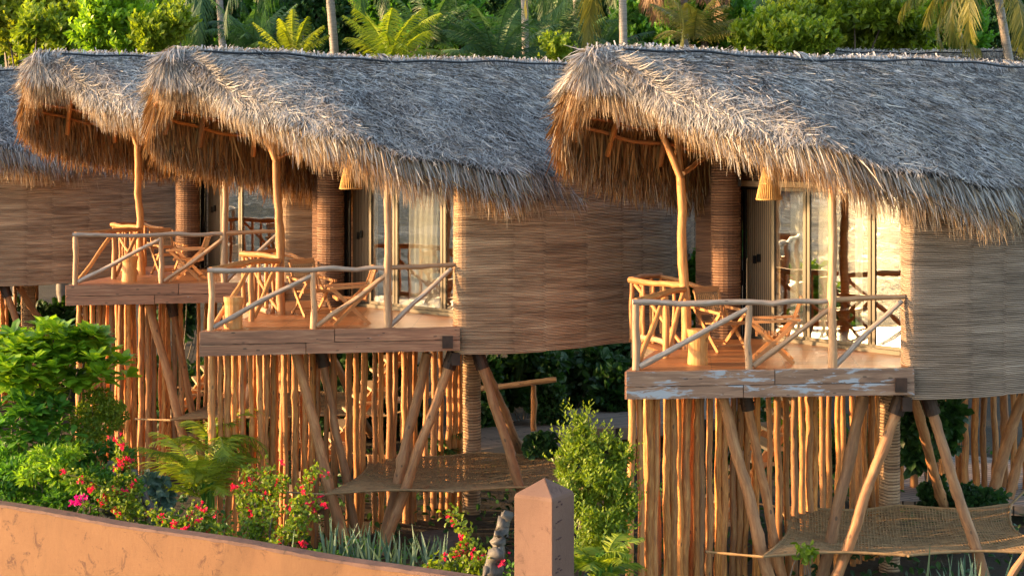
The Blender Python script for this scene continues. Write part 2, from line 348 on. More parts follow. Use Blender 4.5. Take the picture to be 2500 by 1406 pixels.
mx = nt_.nodes.new('ShaderNodeMixShader'); mx.inputs[0].default_value = .011; nt_.links.new(df_.outputs[0], mx.inputs[1]); nt_.links.new(gs_.outputs[0], mx.inputs[2]); nt_.links.new(mx.outputs[0], o.inputs[0]); M['sea'] = m
m, nt_, b, o = newmat('glass_pane')
gl = N_(nt_, 'ShaderNodeBsdfGlossy'); gl.inputs['Roughness'].default_value = .004; gl.inputs['Color'].default_value = (.95, .95, .93, 1)
tr = N_(nt_, 'ShaderNodeBsdfTransparent'); tr.inputs[0].default_value = (.88, .9, .88, 1)
mx = nt_.nodes.new('ShaderNodeMixShader'); mx.inputs[0].default_value = .29
nv = noise(nt_, coords(nt_, 'Object', (1, 1, 2.2)), 1.3, 2); bp = nt_.nodes.new('ShaderNodeBump'); bp.inputs['Strength'].default_value = .07; bp.inputs['Distance'].default_value = .02
nt_.links.new(nv, bp.inputs['Height']); nt_.links.new(bp.outputs[0], gl.inputs['Normal'])
nt_.links.new(tr.outputs[0], mx.inputs[1]); nt_.links.new(gl.outputs[0], mx.inputs[2]); nt_.links.new(mx.outputs[0], o.inputs[0]); M['glass'] = m
m, nt_, b, o = newmat('curtain_cloth'); b.inputs['Base Color'].default_value = (.93, .88, .8, 1); b.inputs['Roughness'].default_value = .8
tr = N_(nt_, 'ShaderNodeBsdfTranslucent'); tr.inputs[0].default_value = (.8, .72, .6, 1); mx = nt_.nodes.new('ShaderNodeMixShader'); mx.inputs[0].default_value = .35
nt_.links.new(b.outputs[0], mx.inputs[1]); nt_.links.new(tr.outputs[0], mx.inputs[2]); nt_.links.new(mx.outputs[0], o.inputs[0]); M['cloth'] = m
m, nt_, b, o = newmat('vertical_bamboo'); v = coords(nt_, 'UV', (1, 1, 1)); wv = N_(nt_, 'ShaderNodeTexWave'); wv.inputs['Scale'].default_value = 8.; wv.inputs['Distortion'].default_value = 1.5
nt_.links.new(coords(nt_, 'UV', (1, .06, 1)), wv.inputs[0]); nt_.links.new(ramp(nt_, wv.outputs[1], [(.1, (.04, .022, .01)), (.5, (.22, .14, .075)), (1, (.36, .25, .14))]), b.inputs['Base Color']); b.inputs['Roughness'].default_value = .6
bump(nt_, b, wv.outputs[1], .5, .01); M['bamboo'] = m

# ------------------------------------------------------------------ setting: ground, sea
g = MB(); xs = np.concatenate([[-4000, -600, -120, -60], np.linspace(-40, 40, 81), [80, 200, 1000, 4000]]); ys = np.concatenate([[-3000, -300, -60, -20, 0, 10], np.linspace(14, 64, 101), [80, 120, 300, 1000, 4000]])
rs = RS(3); XX, YY = np.meshgrid(xs, ys, indexing='ij')
ZZ = .12*np.sin(XX*.7+1)*np.cos(YY*.5)+.05*np.sin(XX*2.3+YY*1.7)+np.clip((YY-33)*.05, 0, .8)
ZZ = np.where(XX < -22, -np.clip((-22-XX)*.17, 0, 6), ZZ)
ny = len(ys); i = (np.arange(len(xs)-1)[:, None]*ny+np.arange(ny-1)[None]).ravel()
g.add(np.stack([XX, YY, ZZ], -1).reshape(-1, 3), np.stack([i, i+ny, i+ny+1, i+1], -1))
tag(g.build('ground', M['soil'], smooth=True), kind='structure')
s_ = MB(); s_.add([(-5000, -5000, -1.2), (-26, -5000, -1.2), (-26, 5000, -1.2), (-5000, 5000, -1.2)], [(0, 1, 2, 3)])
tag(s_.build('sea', M['sea']), kind='structure')

# ------------------------------------------------------------------ the hut
OC = np.array([1.755, 23.6, 3.6])
def LC(px, py, Y): return PX(px, py, Y)-OC
def LW(x, y, z): return np.array([x, y, z])-OC
AX = np.array([.833, .553, 0]); BX = np.array([.553, -.833, 0]); R0 = np.array([1.18, 25.5, 8.16])
def EP(u, px, py, Y):
    p = PX(px, py, Y); d = p-R0; return (u, d[0]*AX[0]+d[1]*AX[1], d[0]*BX[0]+d[1]*BX[1], p[2])
NEAR = np.array([(0, -.15, 0, 8.02), (.02, .15, .35, 7.84), EP(.05, 1560, 212, 25.15), EP(.15, 1660, 262, 24.7), EP(.4, 1770, 308, 24.3), EP(.8, 1880, 330, 23.9), EP(1.4, 2010, 366, 23.5), EP(2.2, 2140, 408, 23.3), EP(3.0, 2290, 446, 23.3), EP(4, 2450, 468, 23.6), (5.5, 6, 4.35, 6.), (7, 7.4, 3.7, 5.98), (9, 9.2, 3, 5.95), (12, 12, 2.6, 5.9)])
FAR = np.array([(0, -.15, 0, 8.02), (.02, 0, -.5, 7.78), (.05, .1, -1.0, 7.42), (.15, .3, -1.3, 7.05), (.4, .8, -1.45, 6.8), (.8, 1.6, -1.5, 6.6), (1.5, 2.5, -1.5, 6.42), (2.5, 3.4, -1.55, 6.25), (4, 4.9, -1.8, 6.0), (6, 6.5, -2.3, 5.9), (9, 9.2, -2.6, 5.9), (12, 12, -2.6, 5.9)])
def smoothtab(T):
    d = np.concatenate([[0], np.cumsum(np.linalg.norm(np.diff(T[:, 1:], axis=0), axis=1))])
    s = np.linspace(0, d[-1], 160); out = np.stack([np.interp(s, d, T[:, k]) for k in range(4)], 1)
    for _ in range(6): out[1:-1] = .25*out[:-2]+.5*out[1:-1]+.25*out[2:]
    return s/d[-1], out, d[-1]
TAB = {1: smoothtab(NEAR), -1: smoothtab(FAR)}
def roofS(side, s, t):
    ss, T, _ = TAB[side]; s = np.asarray(s, float); t = np.asarray(t, float)
    c = [np.interp(s, ss, T[:, k]) for k in range(4)]
    ridge = R0+AX*c[0][..., None]; ridge[..., 2] += .03*np.sin(c[0]*1.1)-.015*c[0]*0
    edge = R0*np.array([1, 1, 0])+AX*c[1][..., None]+BX*c[2][..., None]; edge[..., 2] += c[3]
    p = ridge+(edge-ridge)*t[..., None]; ln = np.linalg.norm(edge-ridge, axis=-1)
    p[..., 2] += .09*ln*np.sin(np.pi*t**.9)*.6+.04*np.sin(s*60+t*4)*t
    return p-OC
def roofF(side, s, t):
    e = 1e-3; p = roofS(side, s, t); dt = roofS(side, s, np.clip(t, 0, 1-e)+e)-roofS(side, s, np.clip(t, 0, 1-e)); ds = roofS(side, np.clip(s, 0, 1-2*e)+2*e, t)-roofS(side, np.clip(s, 0, 1-2*e), t)
    dt = nrm(dt); n = nrm(np.cross(ds, dt)); ref = side*BX*.8-AX*.45+np.array([0, 0, .7]); n = np.where(((n@ref) < 0)[..., None], -n, n); return p, dt, n
def roof_base(side, off):
    ns, ntt = 70, 14; S, T = np.meshgrid(np.linspace(0, 1, ns), np.linspace(0, .97, ntt), indexing='ij')
    p, d, n = roofF(side, S.ravel(), T.ravel()); p = p-n*off
    i = (np.arange(ns-1)[:, None]*ntt+np.arange(ntt-1)[None]).ravel()
    return p, np.stack([i, i+ntt, i+ntt+1, i+1], -1)
def wts(rs, side, n, tmin=0, tmax=1, smax=1.):
    ss, T, L = TAB[side]; s = rs.rand(n*4)*smax; t = tmin+(tmax-tmin)*rs.rand(n*4)
    c = [np.interp(s, ss, T[:, k]) for k in range(4)]
    # local density: more blades per s where the fan is wide
    wd = (1-t)*.35+t; keep = rs.rand(n*4) < wd; return s[keep][:n], t[keep][:n]
def make_roof(hut, seed, near_n=34000, far_n=9000, cable=True, shift=(0, 0, 0)):
    rs = RS(seed)
    b = MB()
    for side in (1, -1):
        p, q = roof_base(side, .06); b.add(p, q, tint=rs.rand())
    # closed back end
    e1 = roofS(1, np.ones(8), np.linspace(0, .97, 8)); e2 = roofS(-1, np.ones(8), np.linspace(0, .97, 8))
    b.add(np.vstack([e1, e2]), [(k, k+1, k+9, k+8) for k in range(7)])
    roof = b.build('roof', M['thatch_base'], hut); roof.location = shift
    # inner slab
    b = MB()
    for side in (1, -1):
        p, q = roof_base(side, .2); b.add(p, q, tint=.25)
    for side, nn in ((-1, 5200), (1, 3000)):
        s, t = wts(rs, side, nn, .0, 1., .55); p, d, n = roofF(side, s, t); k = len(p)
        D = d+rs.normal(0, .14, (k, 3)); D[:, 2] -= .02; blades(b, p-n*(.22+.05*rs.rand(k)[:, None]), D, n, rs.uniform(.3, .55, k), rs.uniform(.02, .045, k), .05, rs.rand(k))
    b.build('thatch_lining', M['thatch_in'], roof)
    # outer blades
    b = MB()
    for side, nn in ((1, near_n), (-1, far_n)):
        s, t = wts(rs, side, nn, 0, .97, 1.); p, d, n = roofF(side, s, t); k = len(p)
        sd = np.cross(n, d); sd = np.where((sd@AX < 0)[:, None], -sd, sd)
        ang = rs.normal(-.25, .6, k)*np.clip(s*9, 0, 1)+rs.normal(0, .12, k)
        D = d*np.cos(ang)[:, None]+sd*np.sin(ang)[:, None]+n*rs.uniform(-.02, .2, k)[:, None]
        tw = n+rs.normal(0, .38, (k, 3))
        ln = rs.uniform(.1, .28, k)*(1+.9*np.exp(-s*12))*(1+.35*t); 
        cl = np.sin(p[:, 0]*2.3+p[:, 1]*1.7+seed)*np.sin(p[:, 2]*3.1+p[:, 0])*.1+np.sin(p[:, 0]*7.3+2*np.sin(p[:, 2]*5))*np.sin(p[:, 2]*9.1+p[:, 1]*6)*.12
        blades(b, p+n*(.0+.05*rs.rand(k))[:, None]-d*.1, D, tw, ln, rs.uniform(.011, .024, k), .02, np.clip(rs.beta(1.5, 1.8, k)+cl, 0, 1))
    # ridge cap
    k = 5200; u = rs.uniform(-.1, 12, k); c0 = R0+AX*u[:, None]-OC; c0[:, 2] += .05+.03*np.sin(u*1.1)
    sg = np.where(rs.rand(k) < .62, 1, -1)
    D = BX*sg[:, None]*1.+AX*(-.75+rs.normal(0, .3, k))[:, None]; D[:, 2] = -.35+rs.normal(0, .15, k)
    P = c0-nrm(D)*rs.uniform(.0, .22, k)[:, None]+BX*(sg*rs.uniform(0, .16, k))[:, None]; P[:, 2] += rs.normal(0, .025, k)
    blades(b, P, D, np.array([0, 0, 1.])+rs.normal(0, .3, (k, 3)), rs.uniform(.2, .42, k), rs.uniform(.015, .03, k), .35, np.clip(rs.beta(3, 2, k), 0, 1))
    b.build('thatch_cover', M['thatch'], roof)
    # fringes
    b = MB(); b2 = MB()
    for side, nn in ((1, 15000), (-1, 8000)):
        ss, T, L = TAB[side]
        s = rs.rand(nn)**(1.35 if side == 1 else 1.5); t = 1-.2*rs.rand(nn)**1.6; p, d, n = roofF(side, s, t)
        out = d*np.array([1, 1, .5]); prow = np.exp(-s*7)
        D = nrm(out)*(.75-.25*prow)[:, None]+np.array([0, 0, -1.])*(.55+.35*rs.rand(nn)+.3*prow)[:, None]+rs.normal(0, .13, (nn, 3))
        ln = rs.uniform(.2, .48, nn)*(1+.25*prow)*(1+.16*np.sin(s*55+seed)); dp = rs.uniform(.1, .5, nn)
        gold = rs.rand(nn) < np.clip(np.exp(-s*5)*1.0+.12, 0, 1)*(1 if side == 1 else 1)+(side == -1)*.3
        P = p-n*(.18*rs.rand(nn))[:, None]-d*.12; W = rs.uniform(.007, .023, nn); tn = rs.rand(nn)
        for mm, k in ((b2, gold), (b, ~gold)):
            blades(mm, P[k], D[k], (n+rs.normal(0, .5, (nn, 3)))[k], ln[k], W[k], dp[k], np.clip(tn[k]*.8+(.1 if mm is b else 0), 0, 1), seg=3)
    # lower golden skirt behind the eave fringe (younger leaf ends)
    for side, nn, zo in ((1, 4200, .2), (-1, 3200, .28)):
        s = rs.rand(nn); p, d, n = roofF(side, s, np.full(nn, .97)); D = d*.35+np.array([0, 0, -1.])+rs.normal(0, .09, (nn, 3))
        P = p-n*zo-d*rs.uniform(0, .25, nn)[:, None]; blades(b2, P, D, d+rs.normal(0, .4, (nn, 3)), rs.uniform(.3, .68, nn), rs.uniform(.009, .024, nn), .1, .2+rs.rand(nn)*.8, seg=2)
    b.build('thatch_fringe', M['thatch'], roof); b2.build('thatch_fringe', M['thatch_edge'], roof)
    # long hanging leaves inside the far eave
    b = MB(); nn = 3400; s = .04+rs.rand(nn)*.5; p, d, n = roofF(-1, s, .72+.28*rs.rand(nn)**.6); D = d*.35+np.array([0, 0, -1.])+rs.normal(0, .1, (nn, 3))
    blades(b, p-n*.24, D, BX+rs.normal(0, .4, (nn, 3)), rs.uniform(.4, .75, nn), rs.uniform(.02, .045, nn), .05, rs.rand(nn), seg=3)
    b.build('hanging_leaves', M['thatch_in'], roof)
    # rafters, ridge beam and battens
    b = MB(); log(b, R0+AX*.25-OC-np.array([0, 0, .32]), R0+AX*10-OC-np.array([0, 0, .32]), .075, rs); b.build('ridge_beam', M['stilt'], roof)
    for u_ in (.045, .13, .2, .28, .36):
        for side in (1, -1):
            b = MB(); P, _, n8 = roofF(side, np.full(8, u_), np.linspace(.03, .9, 8)); P = P-n8*.46; tube(b, P, np.linspace(.06, .045, 8), 8, rs.rand(), True, rs.rand()*9); b.build('rafter', M['pole'], roof)
    for t_ in (.14, .26, .38, .5, .62, .74):
        b = MB()
        for side in (1, -1):
            P, _, n8 = roofF(side, np.linspace(.035, .45, 26), np.full(26, t_)); P = P-n8*.38; tube(b, P, .03, 6, rs.rand(), True, rs.rand()*9)
        b.build('batten', M['pole'], roof)
    if cable:
        b = MB(); uu = np.linspace(.35, 11.8, 60); c0 = R0+AX*uu[:, None]-OC+BX*.36; c0[:, 2] += .02+.03*np.sin(uu*1.1)+.015*np.sin(uu*4)
        tube(b, c0, .022, 6, .5); b.build('ridge_cable', M['cable'], roof)
        for uu in (1.55, 4.2, 6.6, 9.3):
            b = MB(); k = 26; c0 = R0+AX*(uu+rs.normal(0, .05, k))[:, None]-OC+BX*.1; c0[:, 2] += .13
            blades(b, c0, BX+rs.normal(0, .25, (k, 3))+np.array([0, 0, -.45]), np.array([0, 0, 1.])+rs.normal(0, .4, (k, 3)), .36, .024, .3, rs.rand(k))
            b.build('ridge_tie', M['thatch'], roof)
    return roof
def woven(m, path, z0, z1, rs, rod=.026, amp=.008, closed=False, wav=.02):
    """reed matting: rows of rounded rods following a plan path; z1 may be a function of arc length"""
    path = np.asarray(path, float); d = np.concatenate([[0], np.cumsum(np.linalg.norm(np.diff(path, axis=0), axis=1))]); n = max(6, int(d[-1]/.07))
    s = np.linspace(0, d[-1], n); X = np.interp(s, d, path[:, 0]); Y = np.interp(s, d, path[:, 1])
    if not closed:
        for _ in range(3): X[1:-1] = .25*X[:-2]+.5*X[1:-1]+.25*X[2:]; Y[1:-1] = .25*Y[:-2]+.5*Y[1:-1]+.25*Y[2:]
    tx = np.gradient(X); ty = np.gradient(Y); l = np.hypot(tx, ty); nx, ny_ = ty/l, -tx/l
    rows = int((z1-z0)/rod); V = []; UV = []; TI = []
    seam = np.floor(s/.78+.2*np.sin(s*3)); sdark = np.where(np.abs(np.diff(seam, append=seam[-1])) > 0, .78, 1.)
    wz = wav*np.sin(s*1.6+rs.rand()*6)+.35*wav*np.sin(s*4.3+rs.rand()*6)
    sj = np.array([RS(int(k)+7).normal(0, .012) for k in seam])
    for r in range(rows):
        rt = .5+.5*rs.rand(); a = rs.uniform(.5, 1.3)*amp; ph = rs.rand()*6; jit = rs.normal(0, .0013, n); jit = np.convolve(jit, np.ones(3)/3, 'same')*2
        for f, o in ((0., -.5), (.28, .7), (.5, 1.), (.78, .6)):
            z = z0+(r+f)*rod+wz*(.3+.7*r/rows)+sj+jit; of = o*a+.004*np.sin(s*7+ph)+sj*.3
            V.append(np.stack([X+nx*of, Y+ny_*of, z], -1)); UV.append(np.stack([s+seam*.37+.2*np.sin(z*3+seam), z+seam*.013], -1))
            TI.append(sdark*(0. if f == 0 else rt))
    V = np.array(V); R = len(V); i = (np.arange(R-1)[:, None]*n+np.arange(n-1)[None]).ravel()
    m.add(V.reshape(-1, 3), np.stack([i, i+1, i+n+1, i+n], -1), None, np.array(UV).reshape(-1, 2), np.array(TI).ravel())
GD = np.array([.65, -.76, 0]); GN = np.array([.76, .65, 0]); G0 = np.array([3.85, 27.65, 3.6])-OC
def gp(k, z=0, off=0): # point on the sliding door line; off moves into the room
    return G0+GD*k+GN*off+np.array([0, 0, z])
DECK = [(1.62, 23.52), (5.66, 23.93), (5.7, 24.6), (5.95, 25.2), (4.0, 28.3), (3.3, 28.7), (2.5, 28.15), (1.9, 27.3), (2.25, 25.9)]
DECK = [(a-OC[0], b-OC[1]) for a, b in DECK]
def make_hut(loc, yaw, label, seed, worn=False, full=True):
    rs = RS(seed); h = thing('beach_hut', label, 'hut', loc, yaw, 'thatched huts raised on poles in a row')
    make_roof(h, seed, 84000 if full else 36000, shift={22: (-.33, 0, -.08), 33: (-.5, 0, -.08), 11: (0, 0, 0)}.get(seed, (0, 0, 0)))
    # floor slab and deck
    b = MB(); prism(b, DECK, -.035, 0.); b.build('deck_floor', M['deck'], h)
    b = MB(); prism(b, [(a*.985+.03, c*.97+.06) for a, c in DECK], -.3, -.04); 
    prism(b, [(3.97, .75), (5.6, 1.0), (6.9, 1.9), (8.1, 3.2), (8.6, 5), (6, 7), (3, 6), (2.3, 4.75)], -.34, -.1); b.build('floor_frame', M['bark'], h)
    # fascia boards (upper, lower; split), front and left side
    fm = M['fascia_worn'] if worn else M['fascia']
    a0 = np.array([1.60, 23.5, 0])-[OC[0], OC[1], 0]; a1 = np.array([5.72, 23.9, 0])-[OC[0], OC[1], 0]
    for (f0, f1, z0, z1) in ((0, .51, -.203, .0), (.513, 1, -.2, .003), (0, .4, -.385, -.214), (.403, 1, -.38, -.211)):
        b = MB(); p0 = a0+(a1-a0)*f0; p1 = a0+(a1-a0)*f1; zc = (z0+z1)/2
        n = 24; t = np.linspace(0, 1, n); w1 = rs.normal(0, .0025, n); 
        C = p0+(p1-p0)*t[:, None]; V = []
        for k in range(n): V += [C[k]+[0, -.022, z0+w1[k]], C[k]+[0, -.022, z1+w1[(k+5) % n]], C[k]+[0, .022, z1+w1[(k+5) % n]], C[k]+[0, .022, z0+w1[k]]]
        Q = [(4*k+j, 4*k+4+j, 4*k+4+(j+1) % 4, 4*k+(j+1) % 4) for k in range(n-1) for j in range(4)]+[(0, 1, 2, 3), (4*n-1, 4*n-2, 4*n-3, 4*n-4)]
        L = np.linalg.norm(p1-p0); uo = rs.rand()*9
        UV = [((0, z1-z0, z1-z0+.04, -.04)[j]+uo, t[k]*L+uo) for k in range(n) for j in range(4)]
        b.add(V, Q, None, UV, rs.rand()); b.build('fascia_board', fm, h).location = (0, -.012 if z0 < -.3 else 0, 0)
    b = MB()
    for z_ in (-.1, -.3): beam(b, a0+[-.0, .03, z_], np.array([DECK[8][0]-.03, DECK[8][1], z_]), .04, .185)
    b.build('side_fascia', M['fascia'], h)
    # walls of reed matting
    wm = M['reed']
    P = [(5.8, 24.75), (5.66, 24.45), (5.62, 24.2), (5.68, 24.02), (5.85, 24.0), (6.6, 24.13), (7.3, 24.4), (8.0, 24.8), (8.7, 25.35), (9.4, 26.1), (9.95, 27.0), (10.3, 28.0), (10.4, 29.3), (9.8, 30.6), (8.4, 31.3), (6.6, 31.), (5.2, 30.2), (4.3, 28.9), (4.06, 28.4)]
    P = [(a-OC[0], c-OC[1]) for a, c in P]
    b = MB(); woven(b, P, -.47, 2.42, rs); b.build('wall', M['reed_pale'] if worn else wm, h)
    # panel above the doors
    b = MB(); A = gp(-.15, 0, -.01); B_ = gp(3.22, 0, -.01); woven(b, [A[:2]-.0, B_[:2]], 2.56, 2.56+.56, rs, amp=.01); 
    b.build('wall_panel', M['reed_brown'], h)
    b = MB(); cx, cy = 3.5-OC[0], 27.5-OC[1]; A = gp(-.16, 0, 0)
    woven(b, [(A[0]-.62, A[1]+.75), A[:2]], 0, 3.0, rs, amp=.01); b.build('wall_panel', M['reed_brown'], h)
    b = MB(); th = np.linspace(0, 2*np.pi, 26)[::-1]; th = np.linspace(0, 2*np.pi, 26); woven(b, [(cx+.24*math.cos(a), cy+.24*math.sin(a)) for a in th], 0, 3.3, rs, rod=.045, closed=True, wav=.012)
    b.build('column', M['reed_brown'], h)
    # sliding doors: jamb, lintel, sill, stiles, panes
    b = MB(); beam(b, gp(-.17, 0, 0), gp(-.17, 2.47, 0), .09, .1, up=GD); beam(b, gp(-.12, 2.45, .0), gp(.5, 2.45, .0), .06, .05); beam(b, gp(-.05, 0, .03), gp(-.05, 2.42, .03), .04, .05, up=GD); b.build('door_jamb', M['black'], h)
    b = MB(); beam(b, gp(-.12, 2.52), gp(3.25, 2.52), .12, .09); b.build('lintel', M['palewood'], h)
    b = MB(); beam(b, gp(.1, .03), gp(3.25, .03), .12, .06); b.build('door_sill', M['frame'], h)
    fr = MB()
    for k in (.6, 1.25, 1.33, 2.52, 2.6, 3.17): beam(fr, gp(k, .06), gp(k, 2.46), .05, .055, up=GD)
    for z_ in (.09, 2.44): beam(fr, gp(.6, z_), gp(3.17, z_), .05, .05)
    dfr = fr.build('door_frame', M['frame'], h)
    for k0, k1 in ((.63, 1.22), (1.36, 2.49), (2.63, 3.14)):
        b = MB(); beam(b, gp((k0), 1.26, .0), gp(k1, 1.26, .0), .008, 2.3); b.build('pane', M['glass'], dfr)
    b = MB(); q = .14
    V = [gp(-.1, 0, q), gp(.62, 0, q), gp(.62, 2.45, q), gp(-.1, 2.45, q)]; V2 = [v_+[.02, .02, 0] for v_ in V]
    b.add(V+V2, [(0, 1, 2, 3), (5, 4, 7, 6), (1, 5, 6, 2)], None, [(0, 0), (.66, 0), (.66, 2.4), (0, 2.4)]*2)
    pn = b.build('bamboo_panel', M['bamboo'], h)
    b = MB(); beam(b, gp(.06, 1.27, q-.03), gp(.12, 1.27, q-.03), .02, .13); beam(b, gp(.15, 1.3, q-.03), gp(.21, 1.3, q-.03), .02, .13); b.build('switch_plate', M['black'], pn)
    b = MB(); beam(b, gp(-.02, .85, -.05), gp(-.02, 1.1, -.05), .02, .025, up=GD); b.build('door_handle', M['black'], h)
    b = MB(); box(b, (cx+.2, cy-.2, 2.55), (.05, .05, .13)); b.build('wall_light', M['black'], h)
    # posts
    def part(name, mat, *segs, **k):
        b = MB()
        for p0, p1, r in segs: log(b, p0, p1, r, rs, **k)
        return b.build(name, M[mat], h, smooth=True)
    fy = lambda px: 23.6+(px-1555)/660*.35
    def fl(px, z): return LW((px-1250)*fy(px)/F, fy(px)+.05, 3.6+z)
    ft = LC(1662, 432, 26.02); fb = LC(1676, 852, 26.0)
    part('roof_post', 'rail_orange', (fb, ft+[0, 0, -.02], .078), bend=.03)
    part('post_branch', 'rail_orange', (ft+[0, 0, -.03], LC(1590, 262, 26.3), .055)); part('post_branch', 'rail_orange', (ft+[0, 0, -.1], LC(1648, 285, 26.5), .062))
    part('post_branch', 'rail_orange', (ft+[.03, 0, .05], LC(1730, 380, 27.2), .04))
    part('roof_post', 'rail', (fl(2035, .0), fl(2035, 2.55), .066), bend=.018)
    part('roof_post_fork', 'rail_orange', (fl(2035, 2.5), fl(2020, 2.95)+[0, .2, 0], .045), (fl(2035, 2.5), fl(2052, 2.95)+[0, .2, 0], .045))
    # front railing
    part('rail_post', 'rail', (fl(1553, 0), fl(1553, .93), .055)); part('rail_post', 'rail', (fl(1830, 0), fl(1830, .9), .052))
    b = MB()
    P1, R1 = logpts(fl(1545, .955), fl(1832, .945), .045, rs, bend=.02); P2, R2 = logpts(fl(1832, .945), fl(2030, .955), .042, rs, bend=.03)
    tube(b, np.vstack([P1, P2[1:]]), np.concatenate([R1, R2[1:]]), 10, rs.rand(), True, rs.rand()*9); b.build('hand_rail', M['rail_grey'], h, smooth=True)
    part('hand_rail', 'rail', (fl(2038, .965), fl(2215, .99)+[0, .12, 0], .04), bend=.008)
    part('brace', 'rail_grey', (fl(1562, .05), fl(1826, .85), .043), bend=.015)
    part('brace', 'rail', (fl(1840, .04), fl(2030, .85), .043), bend=.015)
    part('brace', 'rail_grey', (fl(2042, .04), fl(2208, .93)+[0, .12, 0], .042), bend=.012)
    # side railing to the forked post
    c0 = fl(1553, 0); c1 = fb.copy(); c1[2] = 0; sm = c0+(c1-c0)*.56
    part('hand_rail', 'rail_orange', (c0+[0, .02, .96], c1+[-.02, 0, .93], .052), mid=(0, 0, .03)); part('rail_post', 'rail_orange', (sm, sm+[0, 0, .92], .05))
    part('brace', 'rail_orange', (c0+[.03, .1, .05], sm+[-.03, -.04, .87], .042)); part('brace', 'rail_orange', (sm+[.03, .05, .05], c1+[-.05, -.05, .88], .042))
    # back railing around the stair landing
    e1 = LW(1.95, 27.25, 3.6); e2 = LW(2.5, 28.1, 3.6); e3 = c1+[-.02, .12, 0]
    part('hand_rail', 'rail_orange', (e1+[-.04, 0, .97], e3+[0, 0, .97], .05)); part('hand_rail', 'rail_orange', (e1+[0, 0, .98], e2+[0, 0, .98], .045)); part('hand_rail', 'rail_orange', (e2+[-.1, 0, .97], LW(3.2, 27.4, 4.4), .04))
    for t_ in (0, .22, .42, .62, .8):
        p = e1+(e3-e1)*t_; part('baluster', 'rail_orange', (p, p+[0, 0, .95], .042 if t_ == 0 else .032), bend=.012)
    for t_ in (.3, .65, 1.):
        p = e1+(e2-e1)*t_; part('baluster', 'rail_orange', (p, p+[0, 0, .95], .035), bend=.012)
    part('brace', 'rail_orange', (e1+[.05, -.03, .9], e3+[-.05, .03, .08], .035)); part('kick_board', 'rail', (e1+[.1, -.1, .06], e3+[-.2, -.2, .06], .05), knots=False)
    # stilts with steel collars
    def G(px, Y): return LC(px, HY+(CAM_Z+.15)*F/Y, Y)
    legs = [(LC(2195, 985, 24.3), G(2003, 24.3), .088), (LC(2108, 965, 24.9), G(1985, 24.9), .092), (LC(2270, 985, 24.4), G(2436, 24.4), .085), (LC(2228, 960, 25.6), G(2340, 28), .085), (LC(1763, 965, 24.4), G(1905, 24.4), .09), (LC(1822, 975, 24.8), G(1925, 24.8), .075)]
    for p0, p1, r in legs: part('stilt', 'stilt', (p1, p0, r), bend=.02, sides=12, step=.14)
    for k in (0, 2, 5):
        p0, p1, r = legs[k]; d = nrm(p1-p0); b = MB(); tube(b, [p0-d*.12, p0+d*.16], r*1.32, 14); 
        for a in range(4):
            th = a*1.57+.5; sdv = nrm(np.cross(d, [0, 1, 0])); b_ = np.cross(d, sdv); q_ = p0+d*.05+(sdv*math.cos(th)+b_*math.sin(th))*r*1.3; tube(b, [q_, q_+(sdv*math.cos(th)+b_*math.sin(th))*.02], .016, 6)
        b.build('steel_collar', M['steel'], h)
    b = MB(); p = LC(2200, 940, 23.82); box(b, p, (.17, .03, .2)); b.build('steel_bracket', M['steel'], h)
    b = MB(); box(b, LC(2213, 985, 24.1), (.14, .14, .2)); b.build('steel_plate', M['steel'], h)
    b = MB(); cx2, cy2 = 6.05-OC[0], 26.9-OC[1]; woven(b, [(cx2+.16*math.cos(a), cy2+.16*math.sin(a)) for a in np.linspace(0, 2*np.pi, 20)], -3.7, -.1, rs, rod=.05, closed=True, wav=.01); b.build('support_column', M['reed'], h)
    return h
HUTS = {}
HUTS['C'] = ((1.755, 23.6, 3.6), 0.0); HUTS['B'] = ((-4.78, 26.65, 3.81), math.radians(4)); HUTS['A'] = ((-8.4, 32.3, 4.05), math.radians(5)); HUTS['Z'] = ((-15.8, 37.2, 4.0), math.radians(4))
def HW(k, p): # hut-local -> world
    (x, y, z), a = HUTS[k]; p = np.asarray(p, float); c, s = math.cos(a), math.sin(a)
    return np.array([x+c*p[0]-s*p[1], y+s*p[0]+c*p[1], z+p[2]])
LAB = {'C': 'nearest thatched hut at right, balcony boards flaking white-blue paint, sun glare in its glass doors',
       'B': 'middle thatched hut with cream curtains behind its glass balcony doors',
       'A': 'shaded thatched hut third from the right, its balcony partly behind the middle hut',
       'Z': 'leftmost hut at the photo edge, only grey roof and dark reed wall showing'}
for k in 'CBAZ':
    make_hut(*HUTS[k], LAB[k], {'C': 11, 'B': 22, 'A': 33, 'Z': 44}[k], worn=(k == 'C'), full=(k in 'CB'))

